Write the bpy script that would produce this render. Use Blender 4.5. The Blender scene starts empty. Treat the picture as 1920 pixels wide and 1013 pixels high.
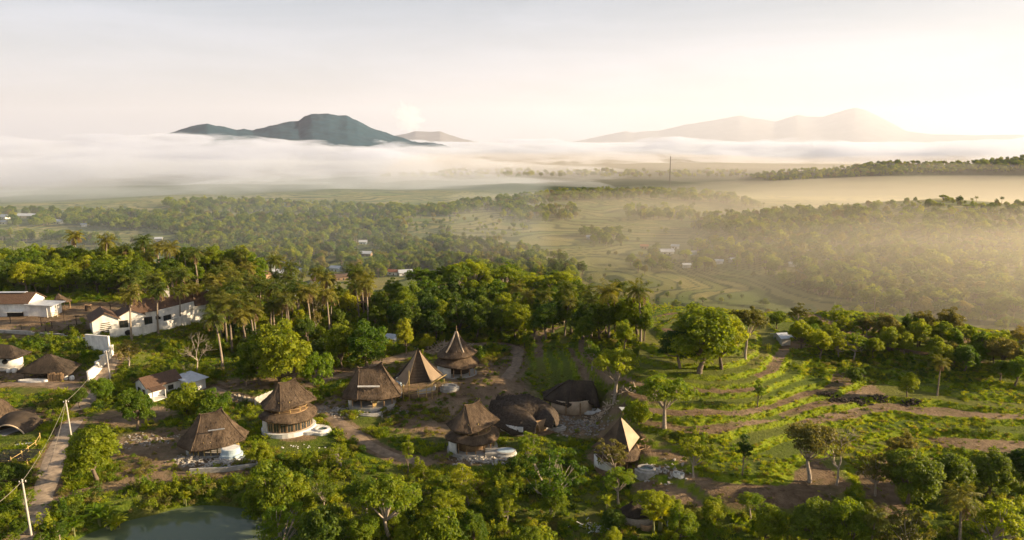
import bpy, bmesh, math, random
import numpy as np
from mathutils import Vector, Matrix, noise as mnoise

random.seed(7)
S = bpy.context.scene
COL = S.collection
R = math.radians

# ------------------------------------------------------------------ camera
F = 1300.0; PITCH = R(10.5); CAMZ = 55.0
cam_d = bpy.data.cameras.new('camera'); cam = bpy.data.objects.new('camera', cam_d); COL.objects.link(cam)
cam.location = (0, 0, CAMZ); cam.rotation_euler = (R(90) - PITCH, 0, 0)
cam_d.sensor_width = 36; cam_d.lens = 36 * F / 1920; cam_d.clip_start = 1; cam_d.clip_end = 120000
S.camera = cam

# ------------------------------------------------------------------ world, sun, exposure
SUN_AZ, SUN_EL = R(91), R(17)
w = bpy.data.worlds.new('World'); S.world = w; w.use_nodes = True
nt = w.node_tree; bg = nt.nodes['Background']
sky = nt.nodes.new('ShaderNodeTexSky'); sky.sky_type = 'NISHITA'; sky.sun_disc = False
sky.sun_elevation = SUN_EL; sky.sun_rotation = SUN_AZ; sky.altitude = 100
sky.air_density = 1.0; sky.dust_density = 2.0; sky.ozone_density = 1.0
# thin high cloud: veils of pale cloud drawn over the whole sky, same everywhere
tc = nt.nodes.new('ShaderNodeTexCoord'); mp = nt.nodes.new('ShaderNodeMapping')
mp.inputs['Scale'].default_value = (1.0, 1.3, 7.0); mp.inputs['Rotation'].default_value = (0, R(8), R(20))
nz = nt.nodes.new('ShaderNodeTexNoise'); nz.inputs['Scale'].default_value = 2.2
nz.inputs['Detail'].default_value = 9; nz.inputs['Roughness'].default_value = 0.62; nz.inputs['Distortion'].default_value = 0.5
rp = nt.nodes.new('ShaderNodeMapRange'); rp.inputs[1].default_value = 0.38; rp.inputs[2].default_value = 0.76
rp.inputs[3].default_value = 0.20; rp.inputs[4].default_value = 0.58
mx = nt.nodes.new('ShaderNodeMix'); mx.data_type = 'RGBA'
# cloud and haze lie deeper towards the horizon, all the way round
sx = nt.nodes.new('ShaderNodeSeparateXYZ'); hr = nt.nodes.new('ShaderNodeMapRange'); hr.inputs[1].default_value = 0.0; hr.inputs[2].default_value = 0.30
hr.inputs[3].default_value = 0.5; hr.inputs[4].default_value = 0.0; hr.interpolation_type = 'SMOOTHERSTEP'
ad = nt.nodes.new('ShaderNodeMath'); ad.operation = 'ADD'; ad.use_clamp = True
vc = nt.nodes.new('ShaderNodeMix'); vc.data_type = 'RGBA'; vc.inputs['A'].default_value = (7.0, 8.0, 9.7, 1); vc.inputs['B'].default_value = (10.6, 9.2, 8.2, 1)
L = nt.links.new
L(tc.outputs['Generated'], mp.inputs['Vector']); L(mp.outputs['Vector'], nz.inputs['Vector'])
L(nz.outputs['Fac'], rp.inputs[0]); L(tc.outputs['Generated'], sx.inputs[0]); L(sx.outputs['Z'], hr.inputs[0])
am = nt.nodes.new('ShaderNodeMapRange'); am.inputs[1].default_value = 0.12; am.inputs[2].default_value = 0.9; am.inputs[3].default_value = 1.0; am.inputs[4].default_value = 0.4
ml = nt.nodes.new('ShaderNodeMath'); ml.operation = 'MULTIPLY'; L(sx.outputs['Z'], am.inputs[0]); L(am.outputs[0], ml.inputs[0]); L(rp.outputs[0], ml.inputs[1])
L(ml.outputs[0], ad.inputs[0]); L(hr.outputs[0], ad.inputs[1]); L(ad.outputs[0], mx.inputs['Factor']); L(hr.outputs[0], vc.inputs['Factor']); L(vc.outputs['Result'], mx.inputs['B'])
L(sky.outputs['Color'], mx.inputs['A']); L(mx.outputs['Result'], bg.inputs['Color'])
bg.inputs['Strength'].default_value = 0.0365

sun_d = bpy.data.lights.new('sun', 'SUN'); sun = bpy.data.objects.new('sun', sun_d); COL.objects.link(sun)
sun_d.energy = 5.0; sun_d.angle = R(0.6); sun_d.color = (1.0, 0.77, 0.48)
sv = Vector((math.sin(SUN_AZ) * math.cos(SUN_EL), math.cos(SUN_AZ) * math.cos(SUN_EL), math.sin(SUN_EL)))
sun.rotation_euler = sv.to_track_quat('Z', 'Y').to_euler(); sun.location = sv * 400

S.view_settings.view_transform = 'Standard'; S.view_settings.look = 'None'
S.view_settings.exposure = 1.54; S.view_settings.gamma = 1.0
S.render.engine = 'CYCLES'
cy = S.cycles
cy.use_denoising = True; cy.denoiser = 'OPENIMAGEDENOISE'; cy.denoising_input_passes = 'RGB_ALBEDO_NORMAL'
cy.max_bounces = 8; cy.diffuse_bounces = 2; cy.glossy_bounces = 2; cy.transmission_bounces = 3
cy.transparent_max_bounces = 6; cy.volume_bounces = 3; cy.use_adaptive_sampling = True
cy.adaptive_threshold = 0.02; cy.sample_clamp_indirect = 4; cy.caustics_reflective = False; cy.caustics_refractive = False
cy.volume_max_steps = 128

# ------------------------------------------------------------------ helpers: materials
def mat(name, col, rough=0.85, var=0.25, scale=6.0, bump=0.15, col2=None, spec=0.25, detail=6, coord='Object', metal=0.0, stretch=None, obrand=0.0):
    m = bpy.data.materials.new(name); m.use_nodes = True
    n = m.node_tree.nodes; l = m.node_tree.links.new; p = n['Principled BSDF']
    p.inputs['Roughness'].default_value = rough; p.inputs['Specular IOR Level'].default_value = spec
    p.inputs['Metallic'].default_value = metal
    t = n.new('ShaderNodeTexCoord'); z = n.new('ShaderNodeTexNoise'); z.inputs['Scale'].default_value = scale
    z.inputs['Detail'].default_value = detail; z.inputs['Roughness'].default_value = 0.65
    src = t.outputs[coord]
    if stretch:
        mpn = n.new('ShaderNodeMapping'); mpn.inputs['Scale'].default_value = stretch; l(src, mpn.inputs['Vector']); src = mpn.outputs[0]
    l(src, z.inputs['Vector'])
    c2 = col2 or tuple(c * (1 - var) for c in col)
    mr = n.new('ShaderNodeMapRange'); mr.inputs[1].default_value = 0.32; mr.inputs[2].default_value = 0.68; l(z.outputs['Fac'], mr.inputs[0])
    x = n.new('ShaderNodeMix'); x.data_type = 'RGBA'; x.inputs['A'].default_value = (*c2, 1)
    x.inputs['B'].default_value = (*(min(1, c * (1 + (var if col2 is None else 0) * 0.6)) for c in col), 1)
    l(mr.outputs[0], x.inputs['Factor'])
    out = x.outputs['Result']
    if obrand:
        oi = n.new('ShaderNodeObjectInfo'); hs = n.new('ShaderNodeHueSaturation'); mr2 = n.new('ShaderNodeMapRange')
        mr2.inputs[3].default_value = 1 - obrand; mr2.inputs[4].default_value = 1 + obrand
        l(oi.outputs['Random'], mr2.inputs[0]); l(mr2.outputs[0], hs.inputs['Value']); l(out, hs.inputs['Color']); out = hs.outputs[0]
    l(out, p.inputs['Base Color'])
    if bump:
        b = n.new('ShaderNodeBump'); b.inputs['Strength'].default_value = bump; b.inputs['Distance'].default_value = 0.2
        l(z.outputs['Fac'], b.inputs['Height']); l(b.outputs[0], p.inputs['Normal'])
    return m

def volume_mat(name, col, dens, g):
    m = bpy.data.materials.new(name); m.use_nodes = True
    n = m.node_tree.nodes; n.clear()
    o = n.new('ShaderNodeOutputMaterial'); v = n.new('ShaderNodeVolumePrincipled')
    v.inputs['Color'].default_value = (*col, 1); v.inputs['Density'].default_value = dens; v.inputs['Anisotropy'].default_value = g
    m.node_tree.links.new(v.outputs[0], o.inputs['Volume'])
    return m

# ------------------------------------------------------------------ helpers: noise, terrain function
def _h(ix, iy, s):
    n = (ix.astype(np.int64) * 374761393 + iy.astype(np.int64) * 668265263 + s * 1442695041) & 0x7fffffff
    n = ((n ^ (n >> 13)) * 1274126177) & 0x7fffffff
    n = ((n ^ (n >> 16)) * 668265263) & 0x7fffffff
    return (n & 0xffffff) / float(0xffffff)

def vn(x, y, sc, s=0):
    x = np.asarray(x, float) / sc; y = np.asarray(y, float) / sc
    ix = np.floor(x); iy = np.floor(y); fx = x - ix; fy = y - iy
    fx = fx * fx * (3 - 2 * fx); fy = fy * fy * (3 - 2 * fy)
    a = _h(ix, iy, s); b = _h(ix + 1, iy, s); c = _h(ix, iy + 1, s); d = _h(ix + 1, iy + 1, s)
    return (a + (b - a) * fx) * (1 - fy) + (c + (d - c) * fx) * fy - 0.5

def fbm(x, y, sc, o=4, s=0):
    t = 0; a = 1.0
    for k in range(o):
        t = t + a * vn(x, y, sc, s + k * 17); a *= 0.5; sc *= 0.47
    return t

def sst(a, b, x):
    t = np.clip((x - a) / (b - a), 0, 1); return t * t * (3 - 2 * t)

def ray(px, py):
    u = (np.asarray(px, float) - 960) / F; v = (np.asarray(py, float) - 506.5) / F
    cp, sp = math.cos(PITCH), math.sin(PITCH)
    return u, cp - v * sp, -sp - v * cp

def zat(px, py, D):            # height seen at pixel (px, py) when it is D metres away over the ground
    x, y, z = ray(px, py); return CAMZ + z * D / np.hypot(x, y)

def azof(px): return np.degrees(np.arctan((np.asarray(px, float) - 960) / F / math.cos(PITCH)))

def ridge(az, r, pts, D, wd, base):
    pts = np.array(pts, float); a = azof(pts[:, 0]); zt = zat(pts[:, 0], pts[:, 1], D)
    top = np.interp(az, a, zt)
    edge = sst(a[0] - 4, a[0] + 1, az) * (1 - sst(a[-1] - 1, a[-1] + 4, az))
    return base + (top - base) * edge * np.exp(-((r - D) / wd) ** 2)

FLOOR = -52.0
R_NEAR = [(1340, 412), (1400, 406), (1500, 398), (1600, 386), (1740, 374), (1850, 380), (1920, 388), (2200, 385), (2600, 380)]
R_MID = [(1330, 350), (1400, 332), (1460, 322), (1560, 316), (1650, 304), (1740, 309), (1800, 307), (1860, 299), (1920, 296), (2200, 298), (2700, 296)]
R_DARK = [(600, 345), (760, 330), (850, 318), (1000, 318), (1150, 321), (1250, 322), (1350, 321), (1450, 326)]
R_CEN = [(850, 384), (950, 374), (1050, 364), (1130, 361), (1200, 359), (1300, 362), (1380, 372), (1430, 390)]
R_LEFT = [(-300, 380), (0, 386), (250, 384), (320, 378), (400, 376), (500, 381), (620, 388)]

def dome(x, y): # terraced rise right of the villas, before stepping
    d1 = np.hypot((x - 36) / 0.62, (y - 152) / 1.0)
    d2 = np.hypot((x - 112) / 1.25, (y - 180) / 1.0)
    return 8.0 * np.exp(-(d1 / 46) ** 2) + 11.0 * np.exp(-(d2 / 58) ** 2) + 1.6 * fbm(x, y, 60, 2, 5) + 1.5 * fbm(x, y, 24, 3, 15)

def steps(h, st, sharp=0.80):
    k = np.floor(h / st); f = h / st - k
    return st * (k + sst(sharp, 1.0, f)), f, k

POND = (-47.0, 87.0, 15.5, 14.0)
def pond_d(x, y):
    q = 1 + 0.16 * fbm(x, y, 14, 3, 9)
    return np.hypot((x - POND[0]) / POND[2], (y - POND[1]) / POND[3]) / q

def tmask(x, y):   # where the near terraces are
    xl = np.interp(y, [138, 158], [16, 0]); return sst(0, 7, x - xl) * sst(92, 104, y + 0.25 * (x - 20)) * (1 - sst(0, 1, (np.hypot(x, y) - RIM(x, y)) / 25))

def RIM(x, y):
    az = np.degrees(np.arctan2(x, y))
    return np.interp(az, [-60, -36, -26, -20, -8, 0, 8, 14, 22, 30, 36, 60], [340, 335, 310, 250, 238, 240, 222, 206, 200, 200, 200, 200])

def VAL(x, y, r): return FLOOR - 5 + 12 * fbm(x, y, 260, 3, 4) + 17 * sst(360, 1150, r) - 12 * sst(1300, 2200, r)

def H(x, y, detail=True):
    x = np.asarray(x, float); y = np.asarray(y, float)
    r = np.hypot(x, y); az = np.degrees(np.arctan2(x, y))
    rim = RIM(x, y)
    wd = np.interp(az, [-40, 5, 14, 30, 40], [130, 120, 110, 260, 300])
    drop = sst(0, 1, (r - rim) / wd)
    near = 0.9 * fbm(x, y, 45, 3, 1) + 0.35 * fbm(x, y, 7, 2, 2) * sst(40, 90, r)
    # bare-earth mound in the middle of the villas, bank up to the back track
    near = near + 2.6 * np.exp(-(((x + 14) / 16) ** 2 + ((y - 150) / 13) ** 2)) + 1.8 * sst(165, 190, y) * (1 - sst(-25, 15, x - 0))
    near = near + 1.4 * fbm(x, y, 18, 3, 6) * np.exp(-(((x + 14) / 26) ** 2 + ((y - 140) / 26) ** 2))
    tm = tmask(x, y)
    hs, f, k = steps(dome(x, y), 0.8)
    near = near * (1 - tm) + (hs + 0.12 * fbm(x, y, 4, 2, 3)) * tm
    # left compound is level, its grassed bank falls to the huts
    bank = sst(0, 1, (y - (163 + 0.05 * x)) / 8.0) * (1 - sst(-98, -86, x))
    near = near + 3.0 * bank
    pd = pond_d(x, y)
    near = near - 3.6 * (1 - sst(0.95, 1.32, pd))
    far = VAL(x, y, r)
    for pts, D, wdt in ((R_CEN, 1250, 210), (R_NEAR, 850, 250), (R_LEFT, 1900, 250)):
        far = np.maximum(far, ridge(az, r, pts, D, wdt, FLOOR) + 3 * fbm(x, y, 120, 3, 8))
    for pts, D, wdt in ((R_MID, 2000, 330), (R_DARK, 2800, 380)):
        far = np.maximum(far, ridge(az, r, pts, D, wdt, FLOOR) + 5 * fbm(x, y, 260, 3, 8))
    # rice terraces of the valley
    vm = sst(330, 420, r) * (1 - sst(1250, 1500, r))
    fs, f2, k2 = steps(far + 3 * fbm(x, y, 90, 2, 12), 0.75, 0.8)
    far = far * (1 - vm) + fs * vm
    far = far - 30 * sst(9000, 14000, r)
    return near * (1 - drop) + far * drop

def gp(px, py, rmin=30.0):     # where the sight line through a pixel meets the ground
    px = np.atleast_1d(np.asarray(px, float)); py = np.atleast_1d(np.asarray(py, float))
    dx, dy, dz = ray(px, py); hl = np.hypot(dx, dy); dx, dy, dz = dx / hl, dy / hl, dz / hl
    out = np.zeros((len(px), 3)); N = 280
    rs = rmin * (4000 / rmin) ** np.linspace(0, 1, N)
    for c in range(0, len(px), 400):
        X, Y, Z = (a[c:c + 400, None] for a in (dx, dy, dz))
        below = (CAMZ + Z * rs) < H(X * rs, Y * rs)
        k = np.where(below.any(1), below.argmax(1), N - 1); k = np.maximum(k, 1)
        lo, hi = rs[k - 1], rs[k]; X, Y, Z = X[:, 0], Y[:, 0], Z[:, 0]
        for _ in range(9):
            m = (lo + hi) / 2; b = (CAMZ + Z * m) < H(X * m, Y * m); hi = np.where(b, m, hi); lo = np.where(b, lo, m)
        out[c:c + 400, 0] = X * hi; out[c:c + 400, 1] = Y * hi
    out[:, 2] = H(out[:, 0], out[:, 1])
    return out
def g1(px, py): return Vector(gp(px, py)[0])

def mesh_np(name, verts, faces, m=None, smooth=False):
    me = bpy.data.meshes.new(name); verts = np.asarray(verts, np.float32); faces = np.asarray(faces, np.int32)
    nf, k = faces.shape
    me.vertices.add(len(verts)); me.vertices.foreach_set('co', verts.ravel())
    me.loops.add(nf * k); me.loops.foreach_set('vertex_index', faces.ravel())
    me.polygons.add(nf); me.polygons.foreach_set('loop_start', np.arange(0, nf * k, k, dtype=np.int32))
    me.polygons.foreach_set('use_smooth', np.full(nf, bool(smooth)))
    me.update(calc_edges=True)
    if m: me.materials.append(m)
    return me

def link(name, me, parent=None, loc=None):
    o = bpy.data.objects.new(name, me); COL.objects.link(o)
    if parent is not None: o.parent = parent
    if loc is not None: o.location = loc
    return o

def tag(o, label=None, cat=None, group=None, kind=None):
    if label: o['label'] = label
    if cat: o['category'] = cat
    if group: o['group'] = group
    if kind: o['kind'] = kind
    return o

def grid_faces(nu, nv, wrap=False):
    i = np.arange(nu if wrap else nu - 1)[:, None]; j = np.arange(nv - 1)[None, :]
    i2 = (i + 1) % nu
    return np.stack([(i * nv + j), (i2 * nv + j), (i2 * nv + j + 1), (i * nv + j + 1)], -1).reshape(-1, 4)
# ------------------------------------------------------------------ masks of ground cover (what the ground is made of)
def poly_px(pts):
    P = gp([p[0] for p in pts], [p[1] for p in pts]); return P[:, :2]
def seg_dist(x, y, P):
    d = np.full(np.shape(x), 1e9)
    for a, b in zip(P[:-1], P[1:]):
        ab = b - a; t = np.clip(((x - a[0]) * ab[0] + (y - a[1]) * ab[1]) / (ab @ ab), 0, 1)
        d = np.minimum(d, np.hypot(x - a[0] - t * ab[0], y - a[1] - t * ab[1]))
    return d
def smooth_path(P, n=10):
    P = np.asarray(P, float); out = []
    Q = np.vstack([2 * P[0] - P[1], P, 2 * P[-1] - P[-2]])
    for i in range(1, len(Q) - 2):
        for k in range(n):
            t = k / n; a, b, c, d = Q[i - 1], Q[i], Q[i + 1], Q[i + 2]
            out.append(0.5 * (2 * b + (c - a) * t + (2 * a - 5 * b + 4 * c - d) * t * t + (3 * b - a - 3 * c + d) * t ** 3))
    out.append(P[-1]); return np.array(out)

PATHS = {
 'village_road': ([(30, 1030), (75, 950), (95, 880), (118, 820), (140, 790)], 3.2),
 'upper_road': ([(150, 770), (178, 735), (198, 700), (214, 672)], 3.4),
 'back_track': ([(395, 728), (430, 742), (480, 752), (545, 738), (600, 716), (660, 700), (720, 678), (790, 662), (835, 655), (900, 648), (950, 648), (970, 662), (965, 690), (948, 712)], 2.7),
 'lower_track': ([(596, 762), (640, 795), (690, 832), (730, 852), (790, 868)], 2.5),
 'pond_path': ([(92, 945), (160, 925), (230, 907), (300, 896), (370, 882)], 2.4),
 'hut_path': ([(0, 722), (50, 718), (110, 722), (150, 730)], 3.0),
 'terrace_track': ([(1150, 795), (1230, 880), (1290, 930), (1330, 920)], 2.4),
}
PATHW = {k: (smooth_path(poly_px(v[0]), 8), v[1]) for k, v in PATHS.items()}

def blobs(x, y, lst):
    m = np.zeros(np.shape(x))
    for px, py, rx, ry in lst:
        c = g1(px, py); m = np.maximum(m, np.exp(-(((x - c.x) / rx) ** 2 + ((y - c.y) / ry) ** 2) ** 1.5))
    return m
SOIL_BLOBS = [(850, 770, 16, 14), (780, 700, 16, 14), (900, 720, 13, 12), (690, 745, 10, 8), (1080, 790, 9, 8), (1170, 765, 9, 5), (590, 700, 14, 6), (480, 720, 12, 5),
              (300, 830, 10, 8), (330, 880, 11, 6), (250, 780, 9, 6), (420, 880, 7, 4), (100, 600, 26, 16), (180, 585, 22, 14), (60, 710, 16, 6), (20, 790, 9, 8), (940, 690, 7, 12), (560, 810, 5, 4), (880, 855, 8, 4), (1240, 870, 5, 6), (1150, 850, 5, 5)]

def ground_masks(x, y):
    r = np.hypot(x, y)
    soil = blobs(x, y, SOIL_BLOBS)
    for P, wd in PATHW.values():
        lo = P.min(0) - 8; hi = P.max(0) + 8
        s = (x > lo[0]) & (x < hi[0]) & (y > lo[1]) & (y < hi[1])
        soil[s] = np.maximum(soil[s], 0.9 * (1 - sst(wd * 0.5, wd * 0.5 + 1.8, seg_dist(x[s], y[s], P))))
    tm = tmask(x, y); hs, f, k = steps(dome(x, y), 0.8)
    hsh = _h(k, np.floor(x / 26 + 0.4 * vn(x, y, 30, 31)) + 9 * np.floor(y / 40), 44)
    tread = (f < 0.76)
    tsoil = tm * tread * (hsh > 0.70) * 0.95 * sst(0.02, 0.10, f)
    soil = np.maximum(soil, tsoil)
    bund = tm * (f > 0.74)
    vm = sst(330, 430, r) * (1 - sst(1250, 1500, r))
    far = VAL(x, y, r)
    az = np.degrees(np.arctan2(x, y))
    for pts, D, wdt in ((R_CEN, 1250, 210), (R_NEAR, 850, 250), (R_LEFT, 1900, 250)):
        far = np.maximum(far, ridge(az, r, pts, D, wdt, FLOOR) + 3 * fbm(x, y, 120, 3, 8))
    fs, f2, k2 = steps(far + 3 * fbm(x, y, 90, 2, 12), 0.75, 0.8)
    hv = _h(k2, np.floor(x / 60 + 0.6 * vn(x, y, 50, 33)) + 50 * np.floor(y / 90 + 0.6 * vn(x, y, 50, 34)), 45)
    rice = vm * (f2 < 0.78)
    return soil, bund, rice, hv, hsh
def tread_mask(x, y):
    hs, f, k = steps(dome(x, y), 0.8); return tmask(x, y) * (f < 0.74)

# ------------------------------------------------------------------ the ground: one sheet to the horizon
def build_ground():
    az = np.concatenate([np.linspace(-180, -48, 34)[:-1], np.linspace(-48, 48, 460), np.linspace(48, 180, 34)[1:-1]])
    rr = np.concatenate([np.array([0.5, 6, 14, 22]), np.arange(30, 70, 2.0), np.arange(70, 300, 0.75), np.arange(300, 460, 1.6), np.arange(460, 1450, 3.4), 1450 * (40000 / 1450) ** np.linspace(0, 1, 130)])
    A, RR = np.meshgrid(np.radians(az), rr, indexing='ij')
    x = RR * np.sin(A); y = RR * np.cos(A); z = H(x, y)
    v = np.stack([x, y, z], -1).reshape(-1, 3)
    f = grid_faces(len(az), len(rr), wrap=True)
    me = mesh_np('ground', v, f, smooth=True)
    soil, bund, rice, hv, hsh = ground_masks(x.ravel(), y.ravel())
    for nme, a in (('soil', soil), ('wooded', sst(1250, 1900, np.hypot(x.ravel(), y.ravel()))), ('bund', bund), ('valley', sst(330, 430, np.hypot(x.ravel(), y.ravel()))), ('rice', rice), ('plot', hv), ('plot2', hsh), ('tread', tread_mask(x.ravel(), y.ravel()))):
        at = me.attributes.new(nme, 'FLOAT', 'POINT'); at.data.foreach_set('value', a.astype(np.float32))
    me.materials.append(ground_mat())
    o = link('ground', me); tag(o, kind='structure'); return o

def ground_mat():
    m = bpy.data.materials.new('ground'); m.use_nodes = True
    n = m.node_tree.nodes; l = m.node_tree.links.new; p = n['Principled BSDF']; p.inputs['Roughness'].default_value = 0.95
    p.inputs['Specular IOR Level'].default_value = 0.1
    tc = n.new('ShaderNodeTexCoord')
    def nzz(scale, det=8, rough=0.65):
        z = n.new('ShaderNodeTexNoise'); z.inputs['Scale'].default_value = scale; z.inputs['Detail'].default_value = det; z.inputs['Roughness'].default_value = rough
        l(tc.outputs['Object'], z.inputs['Vector']); return z.outputs['Fac']
    def rng(s, a, b, c=0.0, d=1.0):
        q = n.new('ShaderNodeMapRange'); q.inputs[1].default_value = a; q.inputs[2].default_value = b; q.inputs[3].default_value = c; q.inputs[4].default_value = d
        l(s, q.inputs[0]); return q.outputs[0]
    def mixc(f, a, b):
        q = n.new('ShaderNodeMix'); q.data_type = 'RGBA'
        for s, v in (('A', a), ('B', b)):
            if isinstance(v, tuple): q.inputs[s].default_value = (*v, 1)
            else: l(v, q.inputs[s])
        l(f, q.inputs['Factor']); return q.outputs['Result']
    def mth(op, a, b):
        q = n.new('ShaderNodeMath'); q.operation = op
        for i, v in enumerate((a, b)):
            if isinstance(v, (int, float)): q.inputs[i].default_value = v
            else: l(v, q.inputs[i])
        return q.outputs[0]
    def att(nm):
        q = n.new('ShaderNodeAttribute'); q.attribute_name = nm; return q.outputs['Fac']
    n1, n2, n3 = nzz(0.09), nzz(0.8), nzz(0.02, 5)
    grass = mixc(rng(n2, 0.35, 0.65), (0.040, 0.072, 0.008), (0.12, 0.155, 0.016))
    grass = mixc(rng(n1, 0.45, 0.62), grass, (0.13, 0.125, 0.035))
    soilc = mixc(rng(n2, 0.3, 0.7), (0.085, 0.055, 0.032), (0.22, 0.15, 0.092))
    soilc = mixc(rng(n1, 0.42, 0.66), soilc, (0.30, 0.215, 0.135))
    soilc = mixc(rng(nzz(0.25), 0.52, 0.68, 0.0, 0.75), soilc, (0.10, 0.095, 0.035))
    edge = mth('ADD', att('soil'), mth('MULTIPLY', mth('SUBTRACT', n2, 0.5), 0.9))
    ricec = mixc(rng(att('plot'), 0.1, 1.3), (0.10, 0.135, 0.035), (0.27, 0.215, 0.085))
    ricec = mixc(rng(n2, 0.3, 0.8, 0.0, 0.25), ricec, (0.09, 0.10, 0.03))
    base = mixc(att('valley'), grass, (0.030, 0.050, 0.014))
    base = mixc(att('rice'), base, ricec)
    crop = mixc(rng(att('plot2'), 0.0, 0.75), (0.085, 0.135, 0.014), (0.21, 0.185, 0.055))
    base = mixc(mth('MULTIPLY', att('tread'), 0.85), base, mixc(rng(n2, 0.35, 0.7, 0.0, 0.5), crop, (0.06, 0.085, 0.012)))
    base = mixc(rng(edge, 0.35, 0.6), base, soilc)
    base = mixc(att('bund'), base, mixc(rng(n2, 0.3, 0.7), (0.11, 0.17, 0.010), (0.25, 0.28, 0.018)))
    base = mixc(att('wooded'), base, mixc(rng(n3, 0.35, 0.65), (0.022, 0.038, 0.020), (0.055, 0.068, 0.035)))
    l(base, p.inputs['Base Color'])
    b = n.new('ShaderNodeBump'); b.inputs['Strength'].default_value = 0.7; b.inputs['Distance'].default_value = 0.5
    l(mth('ADD', n2, nzz(3.0, 4)), b.inputs['Height']); l(b.outputs[0], p.inputs['Normal'])
    return m
ground = build_ground()

# ------------------------------------------------------------------ mountains beyond the fog
def mountain(name, pts, D, depth, base, m, rough, seed, nu=260, nv=90, sp=0.14):
    pts = np.array(pts, float); a = azof(pts[:, 0]); zt = zat(pts[:, 0], pts[:, 1], D)
    az = np.linspace(a[0], a[-1], nu); top = np.interp(az, a, zt)
    rr = D + depth * np.linspace(-1, 1, nv)
    A, RR = np.meshgrid(np.radians(az), rr, indexing='ij')
    x, y = RR * np.sin(A), RR * np.cos(A)
    s = (RR - D) / depth
    spur = fbm(x, y, depth * 0.55, 5, seed)
    prof = np.clip(1 - np.abs(s + sp * spur) ** 1.1, 0, 1)
    z = base + (top[:, None] - base) * prof + rough * fbm(x, y, depth * 0.18, 4, seed + 3) * (1 - np.abs(s))
    me = mesh_np(name, np.stack([x, y, z], -1).reshape(-1, 3), grid_faces(nu, nv), m, smooth=True)
    return tag(link(name, me), kind='structure')
hazed_forest_m = mat('hazed_mountain_forest', (0.014, 0.056, 0.086), var=0.3, scale=0.02, bump=1.0, detail=10)  # distance haze painted in: its blue is mixed into the forest's own green
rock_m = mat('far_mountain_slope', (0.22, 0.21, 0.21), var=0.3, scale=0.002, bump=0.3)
mountain('mountain', [(255, 300), (290, 272), (305, 262), (325, 252), (360, 241), (392, 234), (410, 231), (425, 235), (440, 237), (450, 240), (462, 242), (475, 240), (492, 243), (505, 240), (520, 238), (540, 230), (562, 226), (575, 226), (585, 219), (598, 213), (612, 212), (630, 212), (648, 217), (662, 218), (680, 225), (700, 236), (722, 246), (745, 255), (765, 258), (790, 266), (815, 267), (850, 275), (880, 290), (920, 310)], 5600, 900, -60, hazed_forest_m, 24, 3, sp=0.1)
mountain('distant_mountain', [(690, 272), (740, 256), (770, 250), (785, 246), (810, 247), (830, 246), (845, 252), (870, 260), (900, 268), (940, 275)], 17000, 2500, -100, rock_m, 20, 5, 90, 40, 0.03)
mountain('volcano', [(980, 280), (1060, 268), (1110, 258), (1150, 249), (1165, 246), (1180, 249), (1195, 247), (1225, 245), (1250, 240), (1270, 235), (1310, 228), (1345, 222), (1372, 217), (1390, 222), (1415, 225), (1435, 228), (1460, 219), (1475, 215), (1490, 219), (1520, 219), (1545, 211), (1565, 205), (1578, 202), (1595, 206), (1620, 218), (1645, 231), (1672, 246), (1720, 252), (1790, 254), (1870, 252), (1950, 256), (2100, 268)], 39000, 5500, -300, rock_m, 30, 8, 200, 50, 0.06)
# ------------------------------------------------------------------ vegetation kit
def leaf_mat(name, c1, c2, trans=0.45, hue=0.03, val=0.25, tcol=None):
    m = bpy.data.materials.new(name); m.use_nodes = True
    n = m.node_tree.nodes; l = m.node_tree.links.new; n.clear()
    o = n.new('ShaderNodeOutputMaterial'); d = n.new('ShaderNodeBsdfPrincipled'); t = n.new('ShaderNodeBsdfTranslucent'); x = n.new('ShaderNodeMixShader')
    d.inputs['Roughness'].default_value = 0.55; d.inputs['Specular IOR Level'].default_value = 0.25
    g = n.new('ShaderNodeNewGeometry'); oi = n.new('ShaderNodeObjectInfo')
    z = n.new('ShaderNodeTexNoise'); z.inputs['Scale'].default_value = 0.55; z.inputs['Detail'].default_value = 3
    l(g.outputs['Position'], z.inputs['Vector'])
    ad = n.new('ShaderNodeMath'); ad.operation = 'ADD'; l(z.outputs['Fac'], ad.inputs[0])
    mr0 = n.new('ShaderNodeMapRange'); mr0.inputs[3].default_value = -0.32; mr0.inputs[4].default_value = 0.32; l(oi.outputs['Random'], mr0.inputs[0]); l(mr0.outputs[0], ad.inputs[1])
    ra = n.new('ShaderNodeMapRange'); ra.inputs[1].default_value = 0.2; ra.inputs[2].default_value = 0.85; l(ad.outputs[0], ra.inputs[0])
    mc = n.new('ShaderNodeMix'); mc.data_type = 'RGBA'; mc.inputs['A'].default_value = (*c1, 1); mc.inputs['B'].default_value = (*c2, 1); l(ra.outputs[0], mc.inputs['Factor'])
    rs = n.new('ShaderNodeMapRange'); rs.inputs[3].default_value = 1 - val; rs.inputs[4].default_value = 1 + val; l(g.outputs['Random Per Island'], rs.inputs[0])
    hs = n.new('ShaderNodeHueSaturation'); l(mc.outputs['Result'], hs.inputs['Color']); l(rs.outputs[0], hs.inputs['Value'])
    l(hs.outputs[0], d.inputs['Base Color'])
    ts = n.new('ShaderNodeMix'); ts.data_type = 'RGBA'; ts.blend_type = 'MULTIPLY'; ts.inputs['Factor'].default_value = 1
    ts.inputs['B'].default_value = (*(tcol or (2.2, 2.0, 0.7)), 1); l(hs.outputs[0], ts.inputs['A']); l(ts.outputs['Result'], t.inputs['Color'])
    x.inputs[0].default_value = trans; l(d.outputs[0], x.inputs[1]); l(t.outputs[0], x.inputs[2]); l(x.outputs[0], o.inputs['Surface'])
    return m
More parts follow.
